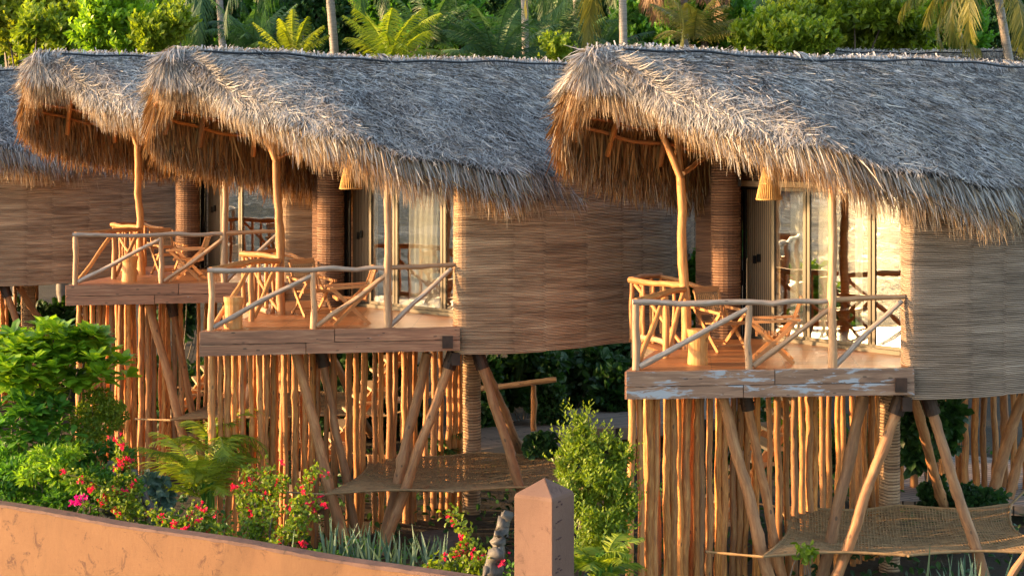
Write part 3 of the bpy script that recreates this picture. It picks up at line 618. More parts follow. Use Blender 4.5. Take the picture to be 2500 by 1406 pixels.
# ------------------------------------------------------------------ pole screens under the huts
WHICH = {'C': 'nearest hut at right', 'B': 'middle hut with cream curtains', 'A': 'third hut from the right', 'Z': 'leftmost hut'}
def pole_screen(k):
    loc, yaw = HUTS[k]; t = thing('pole_screen', 'upright orange poles standing under the '+WHICH[k], 'pole fence', loc, yaw, 'screens of upright poles')
    rs = RS(ord(k)+5)
    paths = [([(1.72, 24.15), (2.3, 24.5), (2.9, 24.85), (3.7, 25.2)], .142, .06), ([(3.9, 25.5), (4.5, 26.1), (5.2, 26.9), (6.1, 27.9)], .205, .057), ([(2.0, 24.95), (2.6, 25.4), (3.3, 25.9)], .19, .052)]
    for P, sp, r in paths:
        P = np.array(P); d = np.concatenate([[0], np.cumsum(np.linalg.norm(np.diff(P, axis=0), axis=1))]); s = 0
        while s < d[-1]:
            x = np.interp(s, d, P[:, 0])+rs.normal(0, .018)-OC[0]; y = np.interp(s, d, P[:, 1])+rs.normal(0, .03)-OC[1]
            b = MB(); log(b, (x+rs.normal(0, .035), y, -loc[2]-.3), (x, y, -.38-.02*rs.rand()), r*rs.uniform(.75, 1.18), rs, bend=.018, step=.14, sides=10); b.build('pole', M['pole'], t, smooth=True)
            s += sp*rs.uniform(.78, 1.25)
for k in 'CBAZ': pole_screen(k)

# ------------------------------------------------------------------ hammock nets
def net(k, zl, label):
    loc, yaw = HUTS[k]; t = thing('hammock_net', label, 'net', loc, yaw, 'rope nets strung under the huts'); rs = RS(7+ord(k))
    c = [LW(3.55, 23.75, zl), LW(7.7, 23.9, zl), LW(8.0, 26.9, zl+.05), LW(4.2, 26.5, zl+.1)]
    def S(u, v):
        p = (c[0]*(1-u)+c[1]*u)*(1-v)+(c[3]*(1-u)+c[2]*u)*v
        ev = np.sin(np.pi*np.clip(u, 0, 1)*2); sc1 = .22*abs(ev)*(1-2*v)*(abs(v-.5)*2)**2; sc2 = .25*math.sin(np.pi*v)*(1-2*u)*(abs(u-.5)*2)**2
        return p+np.array([sc2, sc1, -.17*math.sin(np.pi*u)*math.sin(np.pi*v)+.03*math.sin(u*14)*math.sin(v*9)])
    b = MB(); nu, nv = 76, 54
    for i in range(nu+1):
        P = np.array([S(i/nu, v) for v in np.linspace(0, 1, 26)])+rs.normal(0, .003, (26, 3)); tube(b, P, .009, 3, .5, False)
    for j in range(nv+1):
        P = np.array([S(u, j/nv) for u in np.linspace(0, 1, 34)])+rs.normal(0, .003, (34, 3)); tube(b, P, .009, 3, .5, False)
    b.build('mesh_cords', M['cord'], t)
    b = MB()
    for a in range(4):
        tt = np.linspace(0, 1, 40); P = np.array([S(*((x, 0), (1, x), (1-x, 1), (0, 1-x))[a]) for x in tt]); tube(b, P, .02*(1+.15*np.sin(tt*160)), 6, .5)
    b.build('edge_rope', M['cord'], t)
    for a, (u, v, d) in enumerate(((0, 0, (-.75, .5, -.05)), (1, 0, (.6, -.3, .2)), (1, 1, (.5, .4, .3)), (0, 1, (-.9, .3, .1)), (.5, 0, (-.03, -.1, .02)))):
        b = MB(); p = S(u, v); P = p+np.array(d)*np.linspace(0, 1, 8)[:, None]; tube(b, P, .018*(1+.2*np.sin(np.arange(8)*2.)), 6)
        b.build('tie_rope', M['cord'], t)
net('C', .95, 'brown rope hammock net strung low under the nearest hut at right'); net('B', .95, 'brown rope hammock net behind the pointed pillar, under the middle hut')
net('A', .95, 'brown rope net under the third hut, half hidden by the bright feathery palm'); net('Z', .95, 'rope net under the leftmost hut, seen behind the round-leaved tree')

# ------------------------------------------------------------------ chairs, stools, lamps, curtains
def make_chair():
    t = thing('folding_chair', 'folding chair', 'chair', (0, 0, 0), 0, 'folding wooden balcony chairs'); W = .27
    # faces +x ; back at -x
    for s in (-1, 1):
        y = W*s; b = MB(); beam(b, (.3, y, 0), (-.34, y, .62), .024, .055); b.build('leg', M['chair'], t)
        b = MB(); beam(b, (-.3, y*.88, 0), (.34, y*.88, .62), .024, .055); b.build('leg', M['chair'], t)
        b = MB(); beam(b, (-.4, y*1.02, .64), (.38, y*1.02, .6), .045, .04); b.build('armrest', M['chair'], t)
    b = MB(); 
    for k in range(9): box(b, (-.2+k*.05, 0, .4+k*.004), (.036, .5, .018), 0, k/9)
    box(b, (.23, 0, .425), (.03, .54, .05)); box(b, (-.24, 0, .4), (.03, .5, .05)); b.build('seat', M['chair'], t)
    b = MB(); 
    for s in (-1, 1): beam(b, (-.22, s*.22, .38), (-.42, s*.22, .93), .04, .024)
    beam(b, (-.415, -.24, .9), (-.415, .24, .9), .03, .09); beam(b, (-.3, -.22, .55), (-.3, .22, .55), .03, .06); bf = b.build('backrest', M['chair'], t)
    b = MB()
    for k in range(12): y = -.2+k*.4/11; beam(b, (-.305, y, .57), (-.405, y, .87), .009, .005)
    for k in range(10): z = .58+k*.03; x = -.307-(z-.58)*.33; beam(b, (x, -.21, z), (x, .21, z), .005, .009)
    b.build('cane_weave', M['cord'], bf)
    for x, z in ((.24, .09), (-.24, .09)): b = MB(); beam(b, (x, -.25, z), (x, .25, z), .03, .03); b.build('stretcher', M['chair'], t)
    return t
def dup(root, loc, rz, label):
    r = root.copy(); sc.collection.objects.link(r); r.location = loc; r.rotation_euler = (0, 0, rz); r['label'] = label
    for ch in list(root.children):
        c = ch.copy(); sc.collection.objects.link(c); c.parent = r
        for g_ in list(ch.children): d = g_.copy(); sc.collection.objects.link(d); d.parent = c
    return r
ch0 = make_chair(); first = [True]
def put_chair(k, p, rz, label):
    loc = HW(k, p); a = rz+HUTS[k][1]
    if first[0]: ch0.location = loc; ch0.rotation_euler = (0, 0, a); ch0['label'] = label; first[0] = False
    else: dup(ch0, loc, a, label)
c1 = np.array([1.48, 2.35, .0]); c2 = np.array([2.05, .95, .0])
nm = {'C': 'balcony of the nearest right-hand hut', 'B': 'middle hut balcony', 'A': 'shaded third hut balcony'}
for k in 'CBA':
    put_chair(k, c1, math.radians(-62), 'cane-back folding chair by the woven column, '+nm[k])
    put_chair(k, c2 if k != 'B' else c2+[.12, 0, 0], math.radians(172) if k != 'B' else math.radians(190), 'folding chair seen side-on with crossed legs, '+nm[k])
def stool(k):
    t = thing('stump_stool', 'log stump stool near the railing corner, '+nm[k], 'stool', HW(k, (.93, .68, 0)) if k != 'B' else HW(k, (.32, .35, 0)), .4, 'log stump stools')
    rs = RS(ord(k)); b = MB(); z = np.array([0, .03, .2, .38, .44, .5, .505]); r = np.array([.148, .15, .14, .145, .16, .165, .16]); 
    tube(b, np.stack([z*.02, z*0, z], -1), r, 20, .5, True, rs.rand()*9); b.build('stump', M['stool'], t)
for k in 'CBA': stool(k)
def lamp(k):
    p = HW(k, LC(1877, 410, 25.6)-([0, 0, .14] if k == 'B' else [0, 0, 0])); t = thing('pendant_lamp', 'cone-shaped rope pendant lamp hanging under the eave of the '+WHICH[k], 'lamp', p, 0, 'rope pendant lamps')
    b = MB(); n = 34
    for i in range(n):
        a = i/n*6.283; P = np.array([[.085*math.cos(a), .085*math.sin(a), 0], [.14*math.cos(a), .14*math.sin(a), -.25], [.19*math.cos(a), .19*math.sin(a), -.48]]); tube(b, P, .0095, 5, i/n)
    for r, z in ((.085, 0), (.19, -.48), (.137, -.24)): th = np.linspace(0, 6.283, 28); tube(b, np.stack([r*np.cos(th), r*np.sin(th), th*0+z], -1), .011, 5)
    b.build('shade', M['lamp'], t)
    b = MB(); tube(b, [(0, 0, 0), (0, 0, .25), (0, 0, .55)], .009, 5); tube(b, [(-.085, 0, 0), (0, 0, .02), (.085, 0, 0)], .008, 5); b.build('hanging_rope', M['cord'], t)
for k in 'CB': lamp(k)
def curtain(k, k0, k1, label, amp=.035, z1=2.4, tie=0.):
    rs = RS(int(k0*10)+ord(k)); A = gp(k0, .08, .12); B_ = gp(k1, .08, .12); n, nz = 60, 16
    t = thing('curtain', label, 'curtain', HW(k, A), HUTS[k][1], 'cream curtains behind the glass doors'); V = []
    ph = rs.rand()*6; L = np.linalg.norm(B_-A); d = (B_-A)/L; nn = GN
    for j in range(nz):
        z = j/(nz-1)
        for i in range(n):
            u = i/(n-1); f = math.sin(u*L*38+ph+.4*math.sin(z*4))*amp*(.6+.4*math.sin(u*5+ph)); uu = u*(1-tie*math.sin(z*2.6+.3)); V.append(d*uu*L+nn*f+[0, 0, z*z1])
    i = (np.arange(nz-1)[:, None]*n+np.arange(n-1)[None]).ravel(); b = MB(); b.add(V, np.stack([i, i+1, i+n+1, i+n], -1)); b.build('cloth', M['cloth'], t, smooth=True)
curtain('B', 1.5, 2.47, 'wide cream curtain drawn across the middle pane of the middle hut', .04, 2.35, .12); curtain('B', 2.64, 3.1, 'narrow cream curtain at the right end of the middle hut doors', .03, 2.35, .1)
curtain('C', .85, 1.2, 'sheer white curtain gathered left of the door stile on the nearest hut', .03, 2.35, .2); curtain('C', 1.4, 1.75, 'sheer white curtain gathered right of the door stile on the nearest hut', .03, 2.35, .15); curtain('C', 2.15, 2.28, 'thin grey-white curtain behind the front post of the nearest hut', .03)

# ------------------------------------------------------------------ foreground wall and pillar
WA = np.array([-10.9, 26.54]); WB = np.array([-.05, 20.03]); wd = (WB-WA)/np.linalg.norm(WB-WA); wn = np.array([wd[1], -wd[0]])  # toward camera
t = thing('garden_wall', 'long low orange stucco garden wall with cracked dark top edge', 'wall', (WA[0], WA[1], 0), 0, world=True)
rs = RS(5); b = MB(); n = 90; s = np.linspace(0, np.linalg.norm(WB-WA), n); V = []
for i_ in range(n):
    p = WA+wd*s[i_]; zt = 1.5+.012*math.sin(s[i_]*1.7)+rs.normal(0, .004)
    for o_, z_ in ((0, -.5), (0, zt), (-.2, zt), (-.2, -.5)): q = p-wn*o_*-1; V.append((q[0], q[1], z_))
b.add(V, [(4*k+j, 4*k+4+j, 4*k+5+j, 4*k+1+j) for k in range(n-1) for j in (0, 1, 2)]); b.build('wall_body', M['stucco'], t, off=t.location)
b = MB(); V = []
for i_ in range(n):
    p = WA+wd*s[i_]; zt = 1.505+.012*math.sin(s[i_]*1.7)
    e_ = .008+.008*rs.rand()
    for o_, z_ in ((e_, zt-.012-.02*rs.rand()), (e_-.01, zt+.018+rs.normal(0, .004)), (-.2, zt+.02), (-.21, zt-.02)): q = p+wn*o_; V.append((q[0], q[1], z_))
b.add(V, [(4*k+j, 4*k+4+j, 4*k+5+j, 4*k+1+j) for k in range(n-1) for j in (0, 1, 2)]); b.build('wall_cap', M['cap'], t, off=t.location)
pc = np.array([.38, 19.72]); t = thing('gate_pillar', 'square salmon stucco pillar with a low pointed top', 'pillar', (pc[0], pc[1], 0), math.atan2(wd[1], wd[0]))
b = MB(); h_ = .262; zs = [(-.3, h_), (1.0, h_), (2.0, h_-.002), (2.67, h_-.002), (2.705, h_-.012), (2.72, h_-.03), (2.88, .004)]
V = [];
for z_, r_ in zs:
    c_ = .012
    V += [(-r_+c_, -r_, z_), (r_-c_, -r_, z_), (r_, -r_+c_, z_), (r_, r_-c_, z_), (r_-c_, r_, z_), (-r_+c_, r_, z_), (-r_, r_-c_, z_), (-r_, -r_+c_, z_)]
b.add(V, [(8*k+j, 8*k+(j+1) % 8, 8*k+8+(j+1) % 8, 8*k+8+j) for k in range(len(zs)-1) for j in range(8)]); b.build('shaft', M['pillar'], t)
rs = RS(8); b = MB()
for z_ in (2.62, 2.42, 2.22, 2.0, 1.85, 1.66):
    for j in range(3): box(b, (h_-.002+rs.normal(0, .001), -.17+.05*j+rs.normal(0, .01), z_+rs.normal(0, .012)), (.012, rs.uniform(.03, .06), rs.uniform(.008, .02)))
b.build('gouge', flat('gouge_dark', (.07, .03, .03), .9), t)

# ------------------------------------------------------------------ rear hut, walkway, stairs
def rear_hut():
    loc = (6.4, 45, 4.7); t = thing('beach_hut', 'grey thatched roof ridge peeping over the nearest hut roof at upper right', 'hut', loc, math.radians(-28)); rs = RS(91)
    make_roof(t, 91, 9000, 2500)
    b = MB(); woven(b, [(2.2, 4.6), (3.9, .9), (6, 1.3), (8, 3.5)], -.5, 2.4, rs); b.build('wall', M['reed'], t)
    for x, y in ((1, 1), (4, .5), (7, 3), (3, 4.5)): b = MB(); log(b, (x, y, -5.3), (x, y, .3), .1, rs); b.build('stilt', M['stilt'], t)
rear_hut()
t = thing('pole_screen', 'dark screen of poles standing behind the right edge, beyond the walkway', 'pole fence', (9, 30, 0), 0, 'screens of upright poles', True); rs = RS(14)
for px in np.arange(2190, 2530, 24):
    Y = 31.5+rs.normal(0, .15); b = MB(); p = PX(px+rs.normal(0, 5), 955, Y); log(b, (p[0], p[1], 0.1), (p[0], p[1], 3.6), rs.uniform(.05, .08), rs, bend=.03); b.build('pole', M['pole'], t, smooth=True)
def leaning(px0, py0, px1, py1, Y, r, label):
    t = thing('leaning_pole', label, 'pole', PX(px1, py1, Y), 0, 'thick leaning support poles at the right edge', True); b = MB(); rs = RS(px0); log(b, PX(px1, py1, Y), PX(px0, py0, Y), r, rs, bend=.03); b.build('log', M['stilt'], t, smooth=True)
leaning(2505, 940, 2422, 1215, 28.5, .1, 'thick brown leaning pole near the right edge, behind the legs of the nearest hut'); leaning(2550, 950, 2462, 1215, 28.8, .09, 'thinner leaning pole right beside the thick one at the right edge')
leaning(2520, 1330, 2440, 1440, 22.5, .05, 'short slanted pole cut off by the lower right corner')
b = MB(); prism(b, [XY(2100, 30.5), XY(2560, 29.8), XY(2700, 33), XY(2150, 36)], .15, .32); tag(b.build('boardwalk', M['walk']), 'brown wooden platform in shade behind the right-hand legs', 'boardwalk')
b = MB(); C_ = []
for px, py, w_ in ((1040, 1075, 1.6), (1150, 1068, 1.5), (1260, 1055, 1.4), (1360, 1035, 1.4), (1440, 1018, 1.5), (1540, 1012, 1.6), (1640, 1000, 1.6), (1760, 990, 1.6), (1950, 985, 1.7)):
    Y = (CAM_Z-.75)*F/(py-HY); x = (px-1250)*Y/F; C_.append((x, Y, w_))
for i_ in range(len(C_)-1):
    (x0, y0, w0), (x1, y1, w1) = C_[i_], C_[i_+1]
    b.add([(x0, y0-w0, .75), (x1, y1-w1, .75), (x1, y1+w1, .75), (x0, y0+w0, .75), (x0, y0-w0, .5), (x1, y1-w1, .5)], [(0, 1, 2, 3), (4, 5, 1, 0)])
tag(b.build('boardwalk', M['walk']), 'sunlit grey plank walkway curving behind the middle hut', 'boardwalk')
t = thing('handrail', 'round log handrail on posts beside the plank walkway behind the middle hut', 'railing', PX(1303, 1045, 34), 0, None, True); rs = RS(4)
b = MB(); log(b, PX(960, 978, 34), PX(1358, 926, 33.5), .065, rs, bend=.04); b.build('rail', M['rail'], t, smooth=True)
for px, y0, y1 in ((1303, 940, 1050), (1110, 960, 1075), (985, 975, 1080)): b = MB(); log(b, PX(px, y1, 33.8), PX(px, y0, 33.8), .06, rs); b.build('post', M['pole'], t, smooth=True)
def stairs(k, x, y, label):
    loc, yaw = HUTS[k]; t = thing('staircase', label, 'stairs', HW(k, (x, y, -loc[2])), yaw, 'wooden staircases behind the pole screens')
    for j in range(15): b = MB(); box(b, (j*.17, j*.05, .25+j*.23), (.3, 1.1, .05), .2, j/15); b.build('tread', M['palewood'], t)
    for s in (0, 1.1): b = MB(); beam(b, (-.1, s-.5, .1), (2.5, s+.3, 3.5), .06, .16); b.build('stringer', M['chair'], t)
stairs('B', 1.0, 3.6, 'wooden staircase half seen between the poles under the middle hut'); stairs('C', 1.2, 3.6, 'wooden staircase half seen between the poles under the nearest hut'); stairs('A', 1.0, 3.6, 'wooden staircase half seen between the poles under the third hut')

# ------------------------------------------------------------------ plants
def blob_pts(rs, blobs, n):
    """points and outward normals on/inside ellipsoid blobs given as (x,y,z,rx,ry,rz)"""
    B = np.array(blobs, float); wt = (B[:, 3]*B[:, 5]); wt /= wt.sum(); idx = rs.choice(len(B), n, p=wt); d = rdir(rs, n); r = rs.uniform(.3, 1., n)**.5*(1+.35*rs.rand(n)**4)
    return B[idx, :3]+d*B[idx, 3:]*r[:, None], d, idx
def subblobs(rs, c, R, n, f=(.2, .4)):
    out = []; c = np.array(c); R = np.array(R)
    for _ in range(n):
        d = nrm(rs.normal(size=3))*rs.uniform(.3, .95); s = rs.uniform(*f); out.append((*(c+d*R), *(R*s*rs.uniform(.8, 1.2, 3))))
    return out
def frag(rs, blobs, k=6, s=(.3, .55)):
    out = []
    for bl in blobs:
        for _ in range(k):
            d = nrm(rs.normal(size=3))*rs.uniform(.5, 1.05); q = rs.uniform(*s); out.append((bl[0]+d[0]*bl[3], bl[1]+d[1]*bl[4], bl[2]+d[2]*bl[5], *(np.array(bl[3:])*q*rs.uniform(.7, 1.3, 3))))
    return out
def leafy(m, rs, blobs, n, L, W, up=.3, rounded=False, fold=.15, tb=0., fr=5):
    if fr: blobs = frag(rs, blobs, fr)
    P, d, idx = blob_pts(rs, blobs, n); D = d+rs.normal(0, .6, (n, 3)); D[:, 2] += -.1; N = d+rs.normal(0, .5, (n, 3)); N[:, 2] += up
    bt = rs.rand(len(blobs))*.45
    leaves(m, P, D, N, rs.uniform(*L, n), rs.uniform(*W, n), fold, np.clip(bt[idx]+rs.rand(n)*.55+tb, 0, 1), rounded)
def sprigs(m, rs, blobs, n, ln, L, W):
    P, d, idx = blob_pts(rs, blobs, n); 
    for j in range(9):
        t_ = j/8; D0 = nrm(d*.7+np.array([0, 0, .8])+rs.normal(0, .05, (n, 3))); C = P+D0*(ln*t_); a = j*2.4+rs.rand(n)
        D = np.stack([np.cos(a), np.sin(a), a*0+.6], -1)+D0*.6; leaves(m, C, D, D0+rs.normal(0, .2, (n, 3)), rs.uniform(*L, n)*(1.1-.4*t_), rs.uniform(*W, n)*(1.1-.4*t_), .15, np.clip(.35+.5*t_+rs.normal(0, .1, n), 0, 1), False)
def branches(m, rs, base, blobs, r=.06, n=10):
    base = np.array(base, float)
    for bl in blobs[:n]:
        e = np.array(bl[:3]); mid = (base+e)/2+rs.normal(0, .12*np.linalg.norm(e-base), 3)*np.array([1, 1, .3]); t_ = np.linspace(0, 1, 9)[:, None]
        P = base*(1-t_)**2+2*mid*t_*(1-t_)+e*t_**2; tube(m, P, np.linspace(r, r*.2, 9), 6, rs.rand(), False, rs.rand()*9)
def tree(name, label, cat, base, c, R, nb, nl, L, W, mat, seed, trunk_r=.18, group=None, rounded=False, f=(.22, .42), nbr=9, up=.3):
    rs = RS(seed); t = thing(name, label, cat, base, 0, group, True); bl = subblobs(rs, c, R, nb, f)
    b = MB(); mid = (np.array(base)+np.array(c))/2; top = np.array([c[0], c[1], c[2]-R[2]*.3]); bs = np.array(base, float)
    log(b, bs-[0, 0, .2], (bs+top)/2, trunk_r, rs, bend=.1); log(b, (bs+top)/2, top, trunk_r*.8, rs, bend=.1); branches(b, rs, (bs+top)/2, bl, trunk_r*.5, nbr); b.build('trunk', M['bark'], t, smooth=True)
    b = MB(); leafy(b, rs, bl, nl, L, W, up, rounded)
    if c[1] > 40: sprigs(b, rs, bl, int(nl/22), .5, L, W)
    b.build('crown', M[mat], t); return t
def frond(m, rs, base, az, el, L, droop, lf=.45, lw=.03, n=46, tint=.5, hang=.5, r=.012, twist=0.):
    t_ = np.linspace(0, 1, 12); a = np.array([math.cos(az), math.sin(az)]); ang = el-droop*t_**1.3
    dx = np.cumsum(np.cos(ang))*L/12; dz = np.cumsum(np.sin(ang))*L/12
    C = np.array(base)+np.stack([a[0]*dx, a[1]*dx, dz], -1); tube(m, C, np.linspace(r*1.6, r*.3, 12), 5, tint, False)
    s = np.linspace(.12, .99, n); Pc = np.stack([np.interp(s, t_, C[:, k]) for k in range(3)], -1); T = nrm(np.stack([np.interp(s, t_, np.gradient(C[:, k])) for k in range(3)], -1))
    sd = np.array([-a[1], a[0], 0]); 
    for sg in (-1, 1):
        D = T*.55+sd*sg*.8+rs.normal(0, .07, (n, 3)); D[:, 2] -= hang*rs.uniform(.5, 1.2, n); ln = lf*np.sin(np.pi*np.clip(s*.85+.12, 0, 1))**.6*rs.uniform(.85, 1.1, n)
        blades(m, Pc, D, np.cross(D, T)*sg+np.array([0, 0, .5]), ln, lw, hang*.5, np.clip(tint+rs.normal(0, .15, n), 0, 1), tip=.15)
def palm_crown(b, rs, c, n, L, mat_t=.5, lf=.6, lw=.05, el=(.1, 1.3), dr=(1.2, 2.2), nl=40, hang=.7):
    for i_ in range(n): frond(b, rs, np.array(c)+rs.normal(0, .06, 3), rs.rand()*6.283, rs.uniform(*el), L*rs.uniform(.8, 1.1), rs.uniform(*dr), lf, lw, nl, rs.rand()*.8+.1, hang)

# background wood: one far mass, then individual trees
rs = RS(70); b = MB(); bl = []
for _ in range(120): x = rs.uniform(-32, 32); bl.append((x, rs.uniform(78, 88), rs.uniform(1, 19), rs.uniform(1.5, 3.2), 1.6, rs.uniform(1.5, 3.)))
leafy(b, rs, bl, 26000, (.35, .7), (.25, .5)); 
tag(b.build('distant_wood', M['leaf_dark']), 'dark mass of far trees closing the view behind the palms', 'woodland', kind='stuff')
b = MB(); xs_ = np.linspace(-45, 45, 46); V = [(x, 92+2*math.sin(x), z) for x in xs_ for z in np.linspace(-1, 24, 9)]+[]
i_ = (np.arange(45)[:, None]*9+np.arange(8)[None]).ravel(); V = [(v_[0], v_[1]+rs.normal(0, 1.), v_[2]) for v_ in V]; b.add(V, np.stack([i_, i_+9, i_+10, i_+1], -1), tint=.1); tag(b.build('wood_backdrop', M['leaf_dark']), kind='structure')  # upright leaf-coloured sheet added behind the far trees to shut out the sky
def bgc(px, py, Y): p = PX(px, py, Y); return p
GB = 'trees behind the hut roofs'
def bgtree(px, py, Y, rpx, rpy, mat, label, seed, nb=16, nl=5200, L=(.18, .34), W=(.11, .2), **k):
    nb = int(nb*1.6); rpx *= 1.15; rpy *= 1.15; nl = int(nl*1.5); k.setdefault('f', (.16, .36)); c = bgc(px, py, Y); R = (rpx*Y/F, rpx*Y/F*.6, rpy*Y/F); return tree('broadleaf_tree', label, 'tree', (c[0], c[1], .6), c, R, nb, nl, L, W, mat, seed, group=GB, **k)
bgtree(40, 40, 62, 150, 130, 'leaf_yellow', 'yellow-green sunlit tree at the top left corner', 101, nl=7000)
bgtree(240, -20, 66, 160, 110, 'leaf_mid', 'olive green feathery tree behind the bushes at upper left', 102, nl=9000, L=(.12, .22), W=(.06, .12))
bgtree(150, 105, 52, 95, 75, 'leaf_bushy', 'bright green bush above the leftmost roof', 103, nb=10, nl=3200)
bgtree(270, 70, 50, 100, 90, 'leaf_bright', 'mid green bush left of the second hut roof', 104, nb=12, nl=3500)
bgtree(390, 85, 49, 60, 60, 'leaf_bushy', 'small bright bush right above the first hut gable', 105, nb=9, nl=2600)
bgtree(460, 40, 60, 90, 80, 'leaf_dark', 'dark tree between the bushes and the young palm', 106)
bgtree(860, 60, 60, 110, 90, 'leaf_dark', 'dark tree right of the leaning palm trunk', 107)
bgtree(1010, 30, 56, 110, 90, 'leaf_mid', 'green broadleaf tree with hanging leaf clusters at top centre', 108, nl=7000)
bgtree(1180, 50, 64, 90, 80, 'leaf_dark', 'dark tree left of the straight palm trunk', 109)
bgtree(1420, 70, 66, 120, 70, 'leaf_dark', 'dark tree between the two straight palm trunks', 110)
bgtree(1720, 60, 54, 90, 70, 'leaf_mid', 'mid green bush above the right roof prow', 111, nl=4500)
bgtree(1560, 60, 58, 60, 60, 'leaf_mid', 'low green bush behind the hanging dry fronds', 115, nb=9, nl=3000)
bgtree(1890, 100, 47, 110, 55, 'leaf_bushy', 'low bright green bush touching the right roof ridge', 112, nb=12, nl=4200)
bgtree(2060, 50, 50, 170, 95, 'leaf_bushy', 'large bright green tree above the right hut roof', 113, nb=26, nl=12000)
bgtree(2290, 60, 53, 120, 90, 'leaf_mid', 'shaded green tree left of the hanging golden fronds', 114, nb=18, nl=7000)
bgtree(2450, 60, 60, 90, 90, 'leaf_dark', 'dark tree in the top right corner', 116)
bgtree(600, 90, 60, 80, 60, 'leaf_mid', 'green tree behind the two left palms', 119, nl=4500)
bgtree(1130, 90, 58, 90, 60, 'leaf_mid', 'green thicket under the top centre palms', 120, nl=4500)
bgtree(1350, 30, 72, 110, 90, 'leaf_mid', 'hazy green tree far behind the straight trunks', 121, nl=5000)
bgtree(700, 20, 68, 140, 110, 'leaf_dark', 'dark tall tree left of the leaning palm trunk', 117, nl=7000)
bgtree(1365, 128, 44, 26, 16, 'leaf_bushy', 'tiny bright shrub poking above the middle roof ridge', 118, nb=6, nl=500, L=(.1, .2), trunk_r=.05)
def bgpalm(px0, py0, px1, py1, Y, r, label, seed, crown=True, mat='palm_dark', nf=16, L=4.2):
    p0 = PX(px0, py0, Y); p0[2] = .5; p1 = PX(px1, py1, Y); t = thing('coconut_palm', label, 'palm tree', p0, 0, 'tall coconut palms behind the huts', True); rs = RS(seed)
    b = MB(); n = 60; t_ = np.linspace(0, 1, n); P = p0+(p1-p0)*t_[:, None]; P[:, 0] += .15*np.sin(t_*3); tube(b, P, r*(1.25-.35*t_)*(1+.05*(np.arange(n) % 2)), 10, .5, True, rs.rand()*9); b.build('trunk', M['trunk'], t, smooth=True)
    b = MB(); palm_crown(b, rs, p1, nf, L, lf=.62, lw=.038, el=(-.6, 1.2), nl=48, hang=.9); b.build('crown', M[mat], t)
bgpalm(848, 118, 790, -160, 46, .12, 'grey leaning palm trunk left of centre above the middle roof', 201); bgpalm(1270, 125, 1272, -230, 48, .105, 'straight grey palm trunk rising behind the middle roof end', 202)
bgpalm(1500, 110, 1515, -150, 45, .11, 'grey palm trunk standing just behind the right roof prow', 203, mat='palm_gold'); bgpalm(1400, 120, 1402, -160, 60, .14, 'blurred palm trunk further back between two nearer trunks', 204)
bgpalm(1548, 110, 1550, -120, 62, .12, 'brown palm trunk with golden fronds right of the prow', 205, mat='palm_gold'); bgpalm(1830, 110, 1832, -60, 62, .14, 'reddish brown palm trunk left of the large bright tree', 206)
bgpalm(2180, 110, 2190, -90, 70, .14, 'distant palm trunk hidden in the bright tree', 207); bgpalm(2560, 110, 2425, -60, 46, .12, 'palm at the top right corner with drooping golden fronds', 208, mat='palm_gold', nf=20, L=3.2)
bgpalm(560, 110, 530, -60, 58, .13, 'dark drooping palm left of the young yellow palm', 209, nf=20, L=4.6); bgpalm(690, 110, 720, -100, 70, .13, 'dark palm behind the leaning trunk', 210, nf=18)
bgpalm(1660, 110, 1665, -90, 52, .12, 'palm with hanging dry fronds over the right prow', 211, mat='palm_dry', nf=16, L=2.6)
def youngpalm(px, py, Y, L, mat, label, seed, nf=16, el=(.5, 1.45), dr=(.4, 1.3), lf=.5):
    p = PX(px, py, Y); t = thing('young_palm', label, 'palm', (p[0], p[1], .5), 0, 'young palms behind the roofs', True); rs = RS(seed); b = MB(); tube(b, [(p[0], p[1], .4), tuple(p)], .1, 8); b.build('trunk', M['bark'], t)
    b = MB(); palm_crown(b, rs, p, nf, L, lf=lf*.85, lw=.026, el=el, dr=dr, nl=46, hang=.5); b.build('crown', M[mat], t)
youngpalm(715, 150, 44, 1.5, 'leaf_yellow', 'small upright yellow palm behind the middle roof at left', 301, 9, (.75, 1.4), (.3, .8), .3)
youngpalm(950, 165, 45, 2.0, 'leaf_palm', 'yellow-green young palm above the centre of the middle roof', 302); youngpalm(1215, 170, 46, 2.4, 'palm_dark', 'dark green young palm left of the straight trunk', 303, 20)
youngpalm(1340, 150, 50, 2.6, 'palm_dark', 'dark green fan of fronds between the straight trunks', 304, 20); youngpalm(1050, 120, 52, 2.2, 'palm_dark', 'dull green palm fronds right of the yellow young palm', 305, 18)
youngpalm(1690, 110, 48, 1.8, 'palm_gold', 'golden young palm right of the prow', 306, 12); youngpalm(620, 150, 50, 2.2, 'palm_dark', 'dark fronds left of the small yellow palm', 307, 18); youngpalm(1450, 150, 52, 2.4, 'palm_dark', 'dark fronds beside the trunk behind the right prow', 308, 18)

